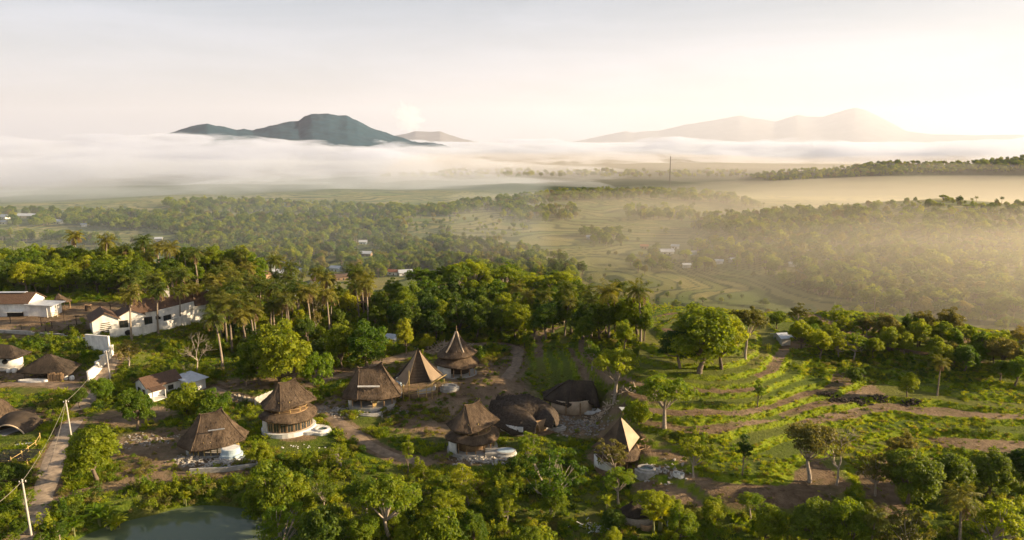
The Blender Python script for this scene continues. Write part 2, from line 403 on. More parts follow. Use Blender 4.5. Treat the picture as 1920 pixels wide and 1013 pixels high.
LM = {
 'dark': leaf_mat('leaf_dark', (0.038, 0.080, 0.010), (0.130, 0.175, 0.016), 0.45),
 'mid': leaf_mat('leaf_green', (0.064, 0.122, 0.009), (0.225, 0.260, 0.014), 0.5),
 'light': leaf_mat('leaf_light', (0.110, 0.180, 0.011), (0.290, 0.300, 0.018), 0.5),
 'olive': leaf_mat('leaf_olive', (0.100, 0.108, 0.024), (0.230, 0.195, 0.052), 0.42),
 'palm': leaf_mat('palm_frond', (0.065, 0.105, 0.014), (0.215, 0.200, 0.036), 0.4),
 'drypalm': leaf_mat('dry_frond', (0.16, 0.11, 0.05), (0.24, 0.17, 0.08), 0.3, tcol=(1.4, 1.2, 0.8)),
 'grass': leaf_mat('grass_blade', (0.100, 0.175, 0.009), (0.290, 0.310, 0.018), 0.45),
 'drygrass': leaf_mat('dry_grass', (0.13, 0.12, 0.035), (0.24, 0.20, 0.07), 0.4),
}
bark_m = mat('bark', (0.17, 0.13, 0.095), var=0.4, scale=3, bump=0.4, obrand=0.3)
pale_bark_m = mat('pale_bark', (0.36, 0.30, 0.24), var=0.35, scale=3, bump=0.4, obrand=0.2)
palm_bark_m = mat('palm_bark', (0.25, 0.20, 0.15), var=0.4, scale=2.5, bump=0.4, stretch=(1, 1, 6), obrand=0.2)

class MB:   # gathers quads
    def __init__(s): s.v = []; s.f = []; s.n = 0
    def add(s, v, f): 
        v = np.asarray(v, np.float32).reshape(-1, 3); f = np.asarray(f, np.int64).reshape(-1, 4)
        s.v.append(v); s.f.append(f + s.n); s.n += len(v)
    def tube(s, P, rad, k=6):
        P = np.asarray(P, float); n = len(P); rad = np.broadcast_to(rad, (n,))
        T = np.gradient(P, axis=0); T /= np.linalg.norm(T, axis=1, keepdims=True) + 1e-9
        up = np.where(np.abs(T[:, 2:3]) > 0.9, np.array([[1.0, 0, 0]]), np.array([[0, 0, 1.0]]))
        A = np.cross(T, up); A /= np.linalg.norm(A, axis=1, keepdims=True) + 1e-9; B = np.cross(T, A)
        th = np.arange(k) / k * 2 * np.pi
        V = P[:, None] + rad[:, None, None] * (np.cos(th)[None, :, None] * A[:, None] + np.sin(th)[None, :, None] * B[:, None])
        i = np.arange(n - 1)[:, None] * k; j = np.arange(k)[None]; j2 = (j + 1) % k
        s.add(V.reshape(-1, 3), np.stack([i + j, i + j2, i + k + j2, i + k + j], -1).reshape(-1, 4))
    def leaves(s, C, N, D, L, W, bend=0.15):   # rhombic leaves: centres, normals, directions
        n = len(C); N = N / (np.linalg.norm(N, axis=1, keepdims=True) + 1e-9)
        D = D - (D * N).sum(1, keepdims=True) * N; D /= np.linalg.norm(D, axis=1, keepdims=True) + 1e-9
        S = np.cross(N, D); L = np.broadcast_to(L, (n,))[:, None]; W = np.broadcast_to(W, (n,))[:, None]
        V = np.stack([C - D * L * 0.5, C + S * W * 0.5 - N * L * bend * 0.3, C + D * L * 0.5 - N * L * bend, C - S * W * 0.5 - N * L * bend * 0.3], 1)
        s.add(V.reshape(-1, 3), np.arange(n * 4).reshape(-1, 4))
    def mesh(s, name, m, smooth=False): return mesh_np(name, np.concatenate(s.v), np.concatenate(s.f), m, smooth)

def rdir(g, n): 
    v = g.normal(size=(n, 3)); return v / np.linalg.norm(v, axis=1, keepdims=True)

def clump_leaves(mb, g, centers, rc, per, L, flat=0.75, inward=0.15):
    for c, r in zip(centers, rc):
        d = rdir(g, per); d[:, 2] = np.where(d[:, 2] < -0.35, -d[:, 2] * 0.6, d[:, 2])
        rad = r * (1 - inward * 2.2 * g.random(per) ** 2)
        P = c + d * rad[:, None] * np.array([1, 1, flat])
        N = d * 0.8 + np.array([0, 0, 0.5]) + 0.55 * g.normal(size=(per, 3))
        mb.leaves(P, N, g.normal(size=(per, 3)) + d * 0.4 - np.array([0, 0, 0.4]), L * g.uniform(0.6, 1.35, per), L * g.uniform(0.4, 0.8, per))

def make_broad(seed, style):
    """returns (trunk mesh builder, crown mesh builder); about 10 m tall, origin at the foot"""
    g = np.random.default_rng(seed); tr, cr = MB(), MB()
    if style == 'round':   ht, rx, zc, rz, nc, per, L, rcl = 2.4, 4.5, 5.3, 4.6, 92, 115, 0.44, (0.75, 1.4)
    elif style == 'tall':  ht, rx, zc, rz, nc, per, L, rcl = 2.6, 3.0, 5.6, 4.5, 64, 110, 0.42, (0.6, 1.15)
    elif style == 'umbrella': ht, rx, zc, rz, nc, per, L, rcl = 3.8, 5.8, 7.0, 2.6, 90, 80, 0.40, (0.6, 1.2)
    elif style == 'open':  ht, rx, zc, rz, nc, per, L, rcl = 2.8, 4.6, 6.0, 3.9, 62, 62, 0.40, (0.5, 1.05)
    elif style == 'plume': ht, rx, zc, rz, nc, per, L, rcl = 1.5, 4.7, 5.2, 4.8, 110, 105, 0.42, (0.6, 1.2)
    elif style == 'slim':  ht, rx, zc, rz, nc, per, L, rcl = 2.2, 1.5, 6.1, 4.0, 26, 80, 0.36, (0.45, 0.8)
    elif style == 'bush':  ht, rx, zc, rz, nc, per, L, rcl = 1.0, 5.2, 3.6, 4.0, 44, 110, 0.62, (1.0, 1.9)
    lob = [(g.uniform(0, 6.28), g.uniform(-0.5, 0.9), g.uniform(0.72, 1.12)) for _ in range(7)]
    C = []
    while len(C) < nc:
        d = rdir(g, 1)[0]
        if d[2] < -0.55: continue
        sc = 1.0
        for a, b, k in lob:
            q = np.array([math.cos(a) * math.cos(b), math.sin(a) * math.cos(b), math.sin(b)])
            sc *= 1 + (k - 1) * max(0, (d @ q - 0.3) / 0.7) * 1.4
        rr = sc * (g.random() ** (0.28 if style in ('round', 'tall', 'bush') else 0.4))
        p = np.array([d[0] * rx * rr, d[1] * rx * rr, zc + d[2] * rz * rr])
        if style == 'umbrella': p[2] = zc + rz * (1 - (np.hypot(p[0], p[1]) / rx) ** 2) * 0.9 + g.normal() * 0.5 - 0.4
        if style == 'plume': p[2] += 0.6 * math.sin(p[0] * 2 + seed) - 0.05 * (p[0] ** 2 + p[1] ** 2)
        if p[2] < 0.9: continue
        C.append(p)
    C = np.array(C); rc = g.uniform(*rcl, nc)
    clump_leaves(cr, g, C, rc, per, L, 0.55 if style in ('umbrella', 'open') else 0.8)
    # trunk and limbs
    lean = g.normal(size=2) * 0.25
    top = np.array([lean[0], lean[1], ht]); r0 = {'round': 0.30, 'umbrella': 0.32, 'slim': 0.14, 'bush': 0.12}.get(style, 0.24)
    t = np.linspace(0, 1, 6)[:, None]
    tr.tube(np.array([0, 0, -0.6]) * (1 - t) + top * t + 0.12 * np.sin(t * 5) * np.array([1, 0.5, 0]), r0 * (1.35 - 0.55 * t[:, 0]), 7)
    nl = {'umbrella': 12, 'open': 12, 'slim': 4, 'bush': 5}.get(style, 9)
    for i in g.choice(nc, min(nl, nc), replace=False):
        e = C[i]; mid = top * 0.45 + e * 0.55 + np.array([0, 0, -0.35]) + g.normal(size=3) * 0.2
        tt = np.linspace(0, 1, 6)[:, None]
        tr.tube(top * (1 - tt) ** 2 + 2 * mid * tt * (1 - tt) + e * tt ** 2, r0 * 0.62 * (1 - 0.86 * tt[:, 0]), 5)
        for j in np.argsort(((C - e) ** 2).sum(1))[1:3]:
            tr.tube(np.stack([mid, (mid + C[j]) / 2 + g.normal(size=3) * 0.15, C[j]]), [r0 * 0.25, r0 * 0.16, r0 * 0.07], 4)
    return tr, cr

def make_palm(seed):
    g = np.random.default_rng(seed); tr, cr, dr = MB(), MB(), MB()
    ht = 10.0; t = np.linspace(0, 1, 12)[:, None]; la = g.uniform(0, 6.28); lv = g.uniform(0.2, 1.5)
    P = np.concatenate([lv * math.cos(la) * t ** 2, lv * math.sin(la) * t ** 2, -0.5 + (ht + 0.5) * t], 1)
    tr.tube(P, 0.24 - 0.10 * t[:, 0] + 0.14 * np.exp(-t[:, 0] * 14), 7)
    top = P[-1]
    nf = 22
    for i in range(nf):
        a = i * 2.39996 + g.normal() * 0.2; el = 1.25 - 1.75 * (i / nf) + g.normal() * 0.12
        Lf = g.uniform(2.5, 3.2); s = np.linspace(0, 1, 9)
        dry = (i > nf - 4) and g.random() < 0.6
        ang = el - (1.15 + 0.5 * (i / nf)) * s ** 1.3
        hx = np.concatenate([[0], np.cumsum(np.cos(ang[:-1]) * Lf / 8)]); hz_ = np.concatenate([[0], np.cumsum(np.sin(ang[:-1]) * Lf / 8)])
        Q = top + np.stack([hx * math.cos(a), hx * math.sin(a), hz_ + 0.1], 1)
        (dr if dry else cr).tube(Q, 0.045 * (1 - 0.8 * s), 3)
        side = np.array([-math.sin(a), math.cos(a), 0])
        k = np.linspace(0.12, 1, 22); q = np.stack([np.interp(k, s, Q[:, c]) for c in range(3)], 1)
        tang = np.stack([np.cos(np.interp(k, s, ang)) * math.cos(a), np.cos(np.interp(k, s, ang)) * math.sin(a), np.sin(np.interp(k, s, ang))], 1)
        ll = 0.95 * np.sin(np.clip(k, 0.05, 0.97) * 2.7) ** 0.7 + 0.1
        for sg in (-1, 1):
            D = tang * 0.55 + sg * side * 0.8 + np.array([0, 0, -0.42]) + g.normal(size=(22, 3)) * 0.12
            D /= np.linalg.norm(D, axis=1, keepdims=True)
            N = np.cross(D, side * sg) * sg + np.array([0, 0, 0.6]) + g.normal(size=(22, 3)) * 0.2
            (dr if dry else cr).leaves(q + D * ll[:, None] * 0.5, N, D, ll, 0.17, 0.25)
    nuts = MB()
    for i in range(9):
        a = g.uniform(0, 6.28); c = top + np.array([0.3 * math.cos(a), 0.3 * math.sin(a), -0.25 - 0.3 * g.random()])
        th = np.linspace(0, np.pi, 5); nuts.tube(np.stack([0 * th, 0 * th, -0.14 * np.cos(th)], 1) + c, 0.13 * np.sin(th) + 0.005, 6)
    return tr, cr, dr, nuts

def make_banana(seed):
    g = np.random.default_rng(seed); tr, cr = MB(), MB()
    for st in range(3):
        o = np.array([g.normal() * 0.6, g.normal() * 0.6, 0]) * (st > 0); h = g.uniform(1.6, 2.4)
        tr.tube(np.stack([o + [0, 0, -0.3], o + [0, 0, h * 0.5], o + [0.05, 0, h]]), [0.16, 0.13, 0.07], 6)
        for i in range(8):
            a = i * 2.4 + g.normal() * 0.3; el = 1.35 - 0.11 * i; L_ = g.uniform(1.7, 2.4); s = np.linspace(0, 1, 7); ang = el - 1.6 * s ** 1.5
            hx = np.concatenate([[0], np.cumsum(np.cos(ang[:-1]) * L_ / 6)]); hz_ = np.concatenate([[0], np.cumsum(np.sin(ang[:-1]) * L_ / 6)])
            Q = o + np.array([0, 0, h - 0.2]) + np.stack([hx * math.cos(a), hx * math.sin(a), hz_], 1)
            sd = np.array([-math.sin(a), math.cos(a), 0]); wd = 0.34 * np.sin(np.clip(s * 1.05, 0.08, 1) * 3.0) ** 0.6
            V = np.stack([Q - sd * wd[:, None] + [0, 0, 0.1], Q, Q + sd * wd[:, None] + [0, 0, 0.1]], 1)
            cr.add(V.reshape(-1, 3), [[3 * j + c, 3 * j + c + 1, 3 * j + c + 4, 3 * j + c + 3] for j in range(6) for c in (0, 1)])
    return tr, cr

def make_bare(seed):
    g = np.random.default_rng(seed); tr = MB()
    def br(p, d, L_, r, lvl):
        q = p + d * L_ * 0.5 + g.normal(size=3) * 0.06 * L_; e = p + d * L_ + g.normal(size=3) * 0.10 * L_
        tr.tube(np.stack([p, q, e]), [r, r * 0.82, r * 0.62], 5 if lvl < 2 else 3)
        if lvl >= 5: return
        for _ in range(3 if lvl < 4 else 2):
            nd = d + g.normal(size=3) * 0.52 + np.array([0, 0, 0.12]); br(e, nd / np.linalg.norm(nd), L_ * g.uniform(0.62, 0.82), r * 0.6, lvl + 1)
    br(np.array([0, 0, -0.4]), np.array([0.05, 0, 1.0]), 3.3, 0.24, 0)
    return tr

VEG = {}
def kit(key, builders, mats, names):
    VEG[key] = [(nm, b.mesh(key + '_' + nm, m)) for nm, b, m in zip(names, builders, mats)]
for st, nvar in (('round', 5), ('tall', 3), ('umbrella', 3), ('open', 3), ('plume', 3), ('slim', 2), ('bush', 3)):
    for k in range(nvar):
        tr, cr = make_broad(100 + 10 * k + len(st), st)
        base = {m: None for m in ()}
        VEG[f'{st}{k}'] = (tr.mesh(f'{st}{k}_trunk', bark_m if st not in ('open', 'umbrella') else pale_bark_m, True), cr.mesh(f'{st}{k}_crown', LM['mid']))
PALMS = []
for k in range(4):
    tr, cr, dr, nu = make_palm(300 + k)
    PALMS.append([('trunk', tr.mesh(f'palm_trunk{k}', palm_bark_m, True)), ('crown', cr.mesh(f'palm_crown{k}', LM['palm']))] + ([('dry_fronds', dr.mesh(f'palm_dry{k}', LM['drypalm']))] if dr.n else []) + [('coconuts', nu.mesh(f'palm_nuts{k}', mat('coconut', (0.20, 0.17, 0.05)), True))])
BANANAS = []
for k in range(2):
    tr, cr = make_banana(400 + k); BANANAS.append([('stem', tr.mesh(f'banana_stem{k}', mat('banana_stem', (0.16, 0.17, 0.07)), True)), ('leaves', cr.mesh(f'banana_leaves{k}', LM['light']))])
BARES = [make_bare(500 + k).mesh(f'bare{k}', pale_bark_m, True) for k in range(2)]

def empty(name, loc, rz=0.0, sc=1.0):
    e = bpy.data.objects.new(name, None); COL.objects.link(e); e.location = loc; e.rotation_euler = (0, 0, rz)
    e.scale = sc if hasattr(sc, '__len__') else (sc, sc, sc); e.empty_display_size = 0.5
    return e
def depth_of(p): return p[1] * math.cos(PITCH) + (CAMZ - p[2]) * math.sin(PITCH)
NVAR = {'round': 5, 'tall': 3, 'umbrella': 3, 'open': 3, 'plume': 3, 'slim': 2, 'bush': 3}
def put_tree(p, height, style, leaf, label, cat='tree', group=None, wide=1.0, name=None):
    p = Vector(p); 
    if style == 'palm':
        e = empty(name or 'coconut_palm', p, random.uniform(0, 6.28), height / 11.5)
        for nm, me in random.choice(PALMS):
            c_ = link(nm, me, e)
            if nm in ('coconuts', 'dry_fronds'): c_['kind'] = 'stuff'
    elif style == 'banana':
        e = empty(name or 'banana_plant', p, random.uniform(0, 6.28), height / 3.6)
        for nm, me in random.choice(BANANAS): link(nm, me, e)
    elif style == 'bare':
        e = empty(name or 'bare_tree', p, random.uniform(0, 6.28), height / 11.0); link('trunk', random.choice(BARES), e)
    else:
        key = f'{style}{random.randrange(NVAR[style])}'
        s = height / {'bush': 7.6, 'umbrella': 10.0}.get(style, 10.4)
        e = empty(name or {'bush': 'bush'}.get(style, 'broadleaf_tree'), p, random.uniform(0, 6.28), (s * wide, s * wide, s))
        link('stem' if style == 'bush' else 'trunk', VEG[key][0], e); c_ = link('crown', VEG[key][1], e); c_.material_slots[0].link = 'OBJECT'; c_.material_slots[0].material = LM[leaf]
    return tag(e, label, cat, group)
def tree_px(px, py, hpx, style, leaf, label, cat='tree', group=None, wide=1.0, name=None):
    p = g1(px, py); return put_tree(p, hpx * depth_of(p) / F, style, leaf, label, cat, group, wide, name)
# ------------------------------------------------------------------ trees one can tell apart
HERO = [
 (182, 905, 122, 'round', 'mid', 'large dense round tree beside the dirt road near the pond', 1.0),
 (190, 752, 48, 'round', 'light', 'small yellow-green tree just right of the road below the stepped white wall', 1.1),
 (150, 765, 42, 'round', 'dark', 'small dark tree left of the road above the large round tree', 0.9),
 (258, 806, 84, 'round', 'mid', 'leafy green tree in front of the small white gabled house', 0.9),
 (350, 780, 62, 'bush', 'light', 'light green bushy tree in front of the tin-roofed shed', 0.8),
 (400, 785, 56, 'bush', 'mid', 'bushy tree to the right below the tin-roofed shed', 0.8),
 (242, 692, 62, 'open', 'olive', 'thin olive-brown tree with pale limbs beside the end of the white wall', 1.0),
 (526, 728, 135, 'plume', 'light', 'tall feathery yellow-green tree behind the two-storey villa', 1.0),
 (486, 722, 105, 'plume', 'mid', 'feathery green tree left of the tall yellow-green one behind the villa', 0.95),
 (592, 722, 62, 'bush', 'light', 'pale green bushy tree where the back track bends', 0.7),
 (690, 694, 98, 'round', 'mid', 'rounded green tree on the bank above the long bungalow', 1.05),
 (640, 690, 96, 'plume', 'mid', 'green tree left of the rounded tree above the back track', 0.8),
 (762, 668, 74, 'tall', 'light', 'narrow light green tree beside the white tin roof in the wood', 0.7),
 (800, 656, 30, 'bush', 'light', 'small yellow bush by the rubble heap behind the conical villa', 0.7),
 (766, 888, 82, 'slim', 'light', 'slender yellow-green sapling standing alone beside the lower track', 1.0),
 (796, 898, 36, 'slim', 'mid', 'tiny sapling right of the slender yellow-green one', 1.0),
 (524, 1004, 160, 'plume', 'mid', 'big feathery tree at the right end of the pond', 0.85),
 (560, 985, 112, 'plume', 'light', 'bright drooping tree right of the big feathery tree at the pond', 0.8),
 (530, 1060, 130, 'open', 'light', 'airy tree with pale branches at the bottom edge beside the pond', 0.9),
 (487, 878, 62, 'plume', 'light', 'pale feathery shrub-like tree between the round tank and the white terrace', 0.9),
 (578, 885, 48, 'plume', 'light', 'small pale feathery tree below the white pool terrace', 0.8),
 (640, 885, 58, 'open', 'mid', 'small open tree below the start of the lower track', 0.8),
 (730, 1016, 122, 'umbrella', 'light', 'spreading flat-topped tree with bare lower limbs near the bottom middle', 0.95),
 (690, 985, 88, 'umbrella', 'mid', 'flat-topped tree just left behind the spreading one near the bottom middle', 0.9),
 (1036, 968, 130, 'open', 'mid', 'broad loose-crowned tree in the gully in front of the dark curved roof', 0.95),
 (988, 876, 78, 'open', 'light', 'light green tree with forked white branches beside the dark curved roof', 0.8),
 (950, 985, 70, 'open', 'mid', 'small open tree left of the broad loose-crowned tree', 0.9),
 (880, 960, 68, 'open', 'mid', 'small pale-trunked tree in the meadow below the right two-storey villa', 0.8),
 (1150, 898, 84, 'open', 'olive', 'thin tree with bare twigs in front of the pointed pale roof', 0.8),
 (1160, 945, 66, 'umbrella', 'light', 'low flat-topped tree spreading below the oval pool of the pointed villa', 1.0),
 (1222, 990, 72, 'umbrella', 'mid', 'dark green spreading tree over the lowest hut', 0.95),
 (1300, 896, 86, 'open', 'mid', 'rounded open tree with pale trunk on the terrace slope', 0.85),
 (1392, 890, 86, 'slim', 'dark', 'narrow dark tree standing on the bright terrace slope', 1.1),
 (1151, 756, 102, 'umbrella', 'light', 'bright flat-topped tree beside the small dark-roofed villa', 0.95),
 (1246, 804, 100, 'umbrella', 'light', 'wide airy flat-topped tree at the head of the bright slope', 1.05),
 (1195, 800, 50, 'bush', 'light', 'yellow-green bush left of the wide airy flat-topped tree', 0.8),
 (1312, 700, 138, 'round', 'mid', 'very large dense tree dominating the terraces', 1.15),
 (1352, 692, 112, 'round', 'light', 'bright dense tree overlapping the right side of the very large one', 0.95),
 (1275, 690, 92, 'round', 'dark', 'dark dense tree overlapping the left side of the very large one', 1.0),
 (1398, 672, 96, 'umbrella', 'olive', 'leaning airy brownish tree right of the very large terrace tree', 0.75),
 (1420, 764, 58, 'slim', 'light', 'young thin tree on the terraces below the leaning airy tree', 1.3),
 (1518, 904, 112, 'umbrella', 'olive', 'spreading tree with many stems beside the bare tree on the terraces', 0.95),
 (1700, 745, 52, 'round', 'mid', 'small round tree left of the lone terrace palm', 0.8),
 (1600, 722, 34, 'bush', 'dark', 'dark bush on the upper terraces below the slope wood', 0.8),
 (1700, 945, 110, 'round', 'dark', 'dark dense tree on the left of the lower right thicket', 1.1),
 (1775, 940, 108, 'round', 'dark', 'dark tree second from the left in the lower right thicket', 1.0),
 (1850, 935, 102, 'round', 'dark', 'dark tree third from the left in the lower right thicket', 1.05),
 (1925, 930, 104, 'round', 'dark', 'dark tree cut by the right edge in the lower right thicket', 1.0),
 (1640, 930, 92, 'open', 'olive', 'olive tree at the left end of the lower right thicket', 0.9),
 (1690, 880, 78, 'plume', 'olive', 'olive-green tree behind the lower right thicket', 0.9),
 (1515, 1030, 110, 'round', 'dark', 'dark round tree at the bottom edge below the terraces', 1.0),
 (1590, 1045, 120, 'round', 'mid', 'green tree at the bottom edge right of the dark round one', 0.9),
 (1700, 1060, 125, 'open', 'olive', 'tree with brown seed heads at the bottom edge', 0.9),
 (1860, 1050, 140, 'open', 'light', 'light green tree at the bottom edge near the right corner', 1.0),
 (1930, 1030, 110, 'plume', 'light', 'light feathery tree in the bottom right corner', 0.9),
 (1440, 1010, 66, 'bush', 'mid', 'green bush below the striped terraces at the bottom edge', 0.8),
 (1340, 985, 44, 'bush', 'light', 'bush right of the half-oval pool', 0.9),
 (30, 915, 56, 'round', 'dark', 'dark round bush-like tree below the slatted frame at the left', 1.0),
 (820, 1040, 80, 'bush', 'mid', 'large bush at the bottom edge right of the spreading tree', 0.9),
 (600, 1040, 90, 'bush', 'dark', 'dark bush at the bottom edge right of the pond tree', 0.8),
 (1100, 650, 66, 'round', 'mid', 'round tree at the back corner of the upper terraces', 0.8),
 (1170, 655, 58, 'round', 'light', 'bright tree on the field edge left of the very large tree', 0.8),
 (1110, 692, 60, 'open', 'mid', 'small tree behind the bright flat-topped one on the terraces', 0.8),
 (1190, 690, 50, 'slim', 'dark', 'short dark tree between the upper terraces and the very large tree', 1.1),
 (985, 655, 34, 'slim', 'light', 'little tree at the bend of the back track', 1.3),
]
for px, py, h, st, lf, lab, wd in HERO:
    tree_px(px, py, h, st, lf, lab, 'bush' if st == 'bush' and 'bush' in lab else 'tree', None, wd)
tree_px(371, 700, 78, 'bare', None, 'leafless pale tree behind the tin-roofed shed')
tree_px(1568, 910, 122, 'bare', None, 'leafless grey tree on the striped terraces')
tree_px(350, 706, 34, 'bare', None, 'small dry leafless tree against the back of the tin-roofed shed')
tree_px(1757, 742, 76, 'palm', None, 'lone coconut palm with yellowing fronds on the right terraces', 'palm')
tree_px(418, 694, 118, 'palm', None, 'tall single palm with a long pale trunk right of the leafless tree', 'palm')
tree_px(1795, 1060, 150, 'palm', None, 'palm with bright centre fronds at the bottom edge on the right', 'palm')
tree_px(1630, 1050, 110, 'palm', None, 'shorter palm at the bottom edge left of the bright-centred one', 'palm')
BAN = [(200, 992, 52, 'yellowing banana plant on the bank above the pond'), (225, 1000, 40, 'green banana plant right of the yellowing one above the pond'), (345, 945, 26, 'small banana plant on the dark bank right of the pond path'), (655, 1020, 46, 'banana plant at the bottom edge left of the spreading tree'), (1225, 1000, 60, 'broad-leaved banana plant in front of the lowest hut'), (615, 1020, 44, 'banana plant nearest the big feathery pond tree'), (140, 1005, 40, 'banana plant beside the road foot at the bottom left'), (1140, 955, 30, 'banana plant left of the lowest hut')]
for px, py, h, lab in BAN: tree_px(px, py, h, 'banana', None, lab, 'banana plant')

# ------------------------------------------------------------------ far houses (built below; no tree stands square in front of one)
FARH = [
 (10, 410, 20, 'tin', 'white', 'far white house with flat roof at the left edge of the plain'), (6, 420, 12, 'tin', 'white', 'small far white house just below the flat-roofed one at the left edge'), (50, 408, 34, 'tin', 'newthatch', 'long far tan shed on the plain at the left'), (110, 419, 16, 'tin', 'white', 'far tin-roofed house right of the long tan shed'), (158, 425, 9, 'tin', 'white', 'tiny far white house in the trees on the left plain'),
 (298, 452, 12, 'tin', 'grey', 'small far grey house in the clearing above the sunlit grove'), (312, 471, 16, 'red', 'soil', 'far house with an orange roof above the sunlit grove'), (492, 520, 30, 'red', 'wood', 'long far red-roofed house at the left of the hamlet behind the palms'), (532, 516, 38, 'tin', 'white', 'long far tin-roofed house in the hamlet behind the palms'), (570, 512, 14, 'tin', 'white', 'small far white house in the middle of the hamlet behind the palms'),
 (600, 531, 28, 'tile', 'white', 'far white house with brown roof in front of the hamlet'), (630, 508, 20, 'tin', 'blue', 'far grey-blue gabled house at the back of the hamlet'), (640, 524, 24, 'tile', 'wood', 'far brown-roofed house right of the white one in the hamlet'), (681, 458, 14, 'tin', 'blue', 'far blue-roofed house deep among the palms'), (687, 480, 20, 'tin', 'soil', 'far house with pale roof and pink wall among the palms'),
 (738, 515, 20, 'red', 'white', 'far red-roofed house at the right of the hamlet'), (760, 516, 24, 'tin', 'white', 'far wide tin roof at the right end of the hamlet'), (512, 503, 9, 'tin', 'white', 'tiny far tin roof left in the hamlet behind the palms'), (690, 580, 20, 'tile', 'darkwood', 'dark brown gabled house hidden in the palms above the back track'), (738, 642, 18, 'tin', 'white', 'white tin-roofed shelter in the wood above the scaffolded villa'), (562, 566, 9, 'tin', 'white', 'small white roof hidden among the palms right of the long white house'),
 (1250, 476, 24, 'tin', 'white', 'far white house largest of the valley hamlet on the right'), (1208, 466, 14, 'red', 'wood', 'far red-roofed house left in the valley hamlet'), (1266, 466, 14, 'tin', 'white', 'far small tin roof behind the large white valley house'), (1300, 478, 10, 'tin', 'blue', 'far pale roof right of the large white valley house'), (1287, 502, 14, 'tin', 'white', 'far white roof at the lower edge of the valley hamlet'), (1348, 495, 14, 'tin', 'white', 'far white roof right of the lower edge of the valley hamlet'), (1372, 492, 10, 'tin', 'grey', 'far small roof rightmost of the valley hamlet'),
 (1466, 642, 18, 'tin', 'grey', 'tin-roofed house among the trees right of the very large terrace tree'), (1104, 448, 8, 'tin', 'white', 'tiny far white hut between the rice fields'), (1486, 500, 14, 'tin', 'white', 'far white roof on the wooded slope at the right'), (1642, 562, 9, 'tin', 'white', 'tiny white roof in the palms on the right slope'),
]
def hides_house(px, py, p, h):
    hp = h * F / depth_of(p)
    return any(abs(px - a) < hp * 0.30 + w_ * 0.4 and py - hp * 0.95 < b - 2 < py + 1 for a, b, w_, *_ in FARH if b < 560)

# ------------------------------------------------------------------ belts of trees standing together
def inpoly(x, y, P):
    c = False; j = len(P) - 1
    for i in range(len(P)):
        if (P[i][1] > y) != (P[j][1] > y) and x < (P[j][0] - P[i][0]) * (y - P[i][1]) / (P[j][1] - P[i][1]) + P[i][0]: c = not c
        j = i
    return c
def sample_px(P, n, rnd, mind=0):
    xs = [p[0] for p in P]; ys = [p[1] for p in P]; out = []; tries = 0
    while len(out) < n and tries < n * 400:
        tries += 1
        x, y = rnd.uniform(min(xs), max(xs)), rnd.uniform(min(ys), max(ys))
        if inpoly(x, y, P) and all((x - a) ** 2 + ((y - b) * 2) ** 2 > mind ** 2 for a, b in out): out.append((x, y))
    return out
BELTS = [
 # polygon of the feet, count, spacing, heights (m), styles, leaves, label, group
 ([(-40, 556), (140, 552), (250, 560), (370, 545), (385, 520), (300, 492), (150, 474), (-40, 466)], 100, 15, (8.5, 12.5), ('round', 'tall', 'plume', 'round'), ('mid', 'light', 'light', 'mid', 'dark'), 'in the sunlit grove behind the white compound', 'trees of the grove behind the white compound'),
 ([(395, 560), (520, 545), (640, 545), (740, 560), (740, 620), (660, 640), (560, 640), (440, 640), (395, 600)], 30, 26, (6, 9), ('round', 'open', 'plume', 'tall'), ('mid', 'olive', 'light', 'dark'), 'among palms right of the long white house', 'trees among the palms right of the long white house'),
 ([(740, 585), (800, 570), (900, 565), (1000, 580), (1100, 600), (1230, 620), (1240, 640), (1130, 640), (960, 642), (900, 640), (820, 642), (745, 640)], 60, 21, (8, 12), ('round', 'round', 'tall', 'plume'), ('dark', 'dark', 'mid', 'mid'), 'in the dark wood belt behind the villas', 'trees of the dark belt behind the villas'),
 ([(760, 560), (850, 545), (950, 545), (1050, 560), (1080, 590), (1000, 580), (900, 565), (800, 572)], 26, 22, (9, 13), ('round', 'tall', 'umbrella'), ('dark', 'mid', 'mid'), 'rising at the back of the dark wood', 'tall trees at the back of the dark belt'),
 ([(1430, 640), (1560, 680), (1700, 685), (1920, 730), (1960, 690), (1960, 650), (1800, 628), (1600, 622), (1450, 612)], 36, 28, (4.5, 7.5), ('round', 'open', 'plume', 'round'), ('mid', 'light', 'olive', 'light'), 'on the slope below the right terraces', 'trees on the slope below the right terraces'),
 ([(600, 940), (800, 925), (1000, 905), (1130, 935), (1290, 935), (1450, 965), (1450, 1045), (1280, 1035), (1000, 1045), (600, 1050)], 22, 60, (3.2, 6.0), ('open', 'plume', 'round', 'umbrella'), ('dark', 'mid', 'mid', 'light'), 'in the gully along the bottom edge', 'trees in the gully along the bottom'),
 ([(430, 700), (470, 660), (560, 640), (650, 650), (660, 690), (560, 720), (450, 730)], 9, 44, (6, 9), ('round', 'plume', 'tall'), ('mid', 'light', 'dark'), 'on the bank above the back track', 'trees on the bank above the back track'),
 ([(0, 960), (40, 930), (110, 1010), (130, 1040), (0, 1040)], 5, 40, (2.2, 4.0), ('open', 'plume'), ('light', 'mid'), 'in the bottom left corner by the road', 'small trees in the bottom left corner'),
 ([(1480, 640), (1600, 640), (1760, 660), (1900, 690), (1900, 670), (1760, 640), (1600, 625), (1480, 622)], 16, 34, (4, 6.5), ('plume', 'tall'), ('light',), 'glowing at the edge of the right terraces', 'bright trees at the edge of the right terraces'),
]
rnd = random.Random(11)
LEAFW = {'mid': 'green', 'light': 'yellow-green', 'dark': 'dark green', 'olive': 'olive'}
SHAPEW = {'round': 'rounded', 'tall': 'upright', 'plume': 'feathery', 'open': 'thin-crowned', 'umbrella': 'flat-topped'}
THIRD = ('left third', 'middle third', 'right third')
NTREES = 0
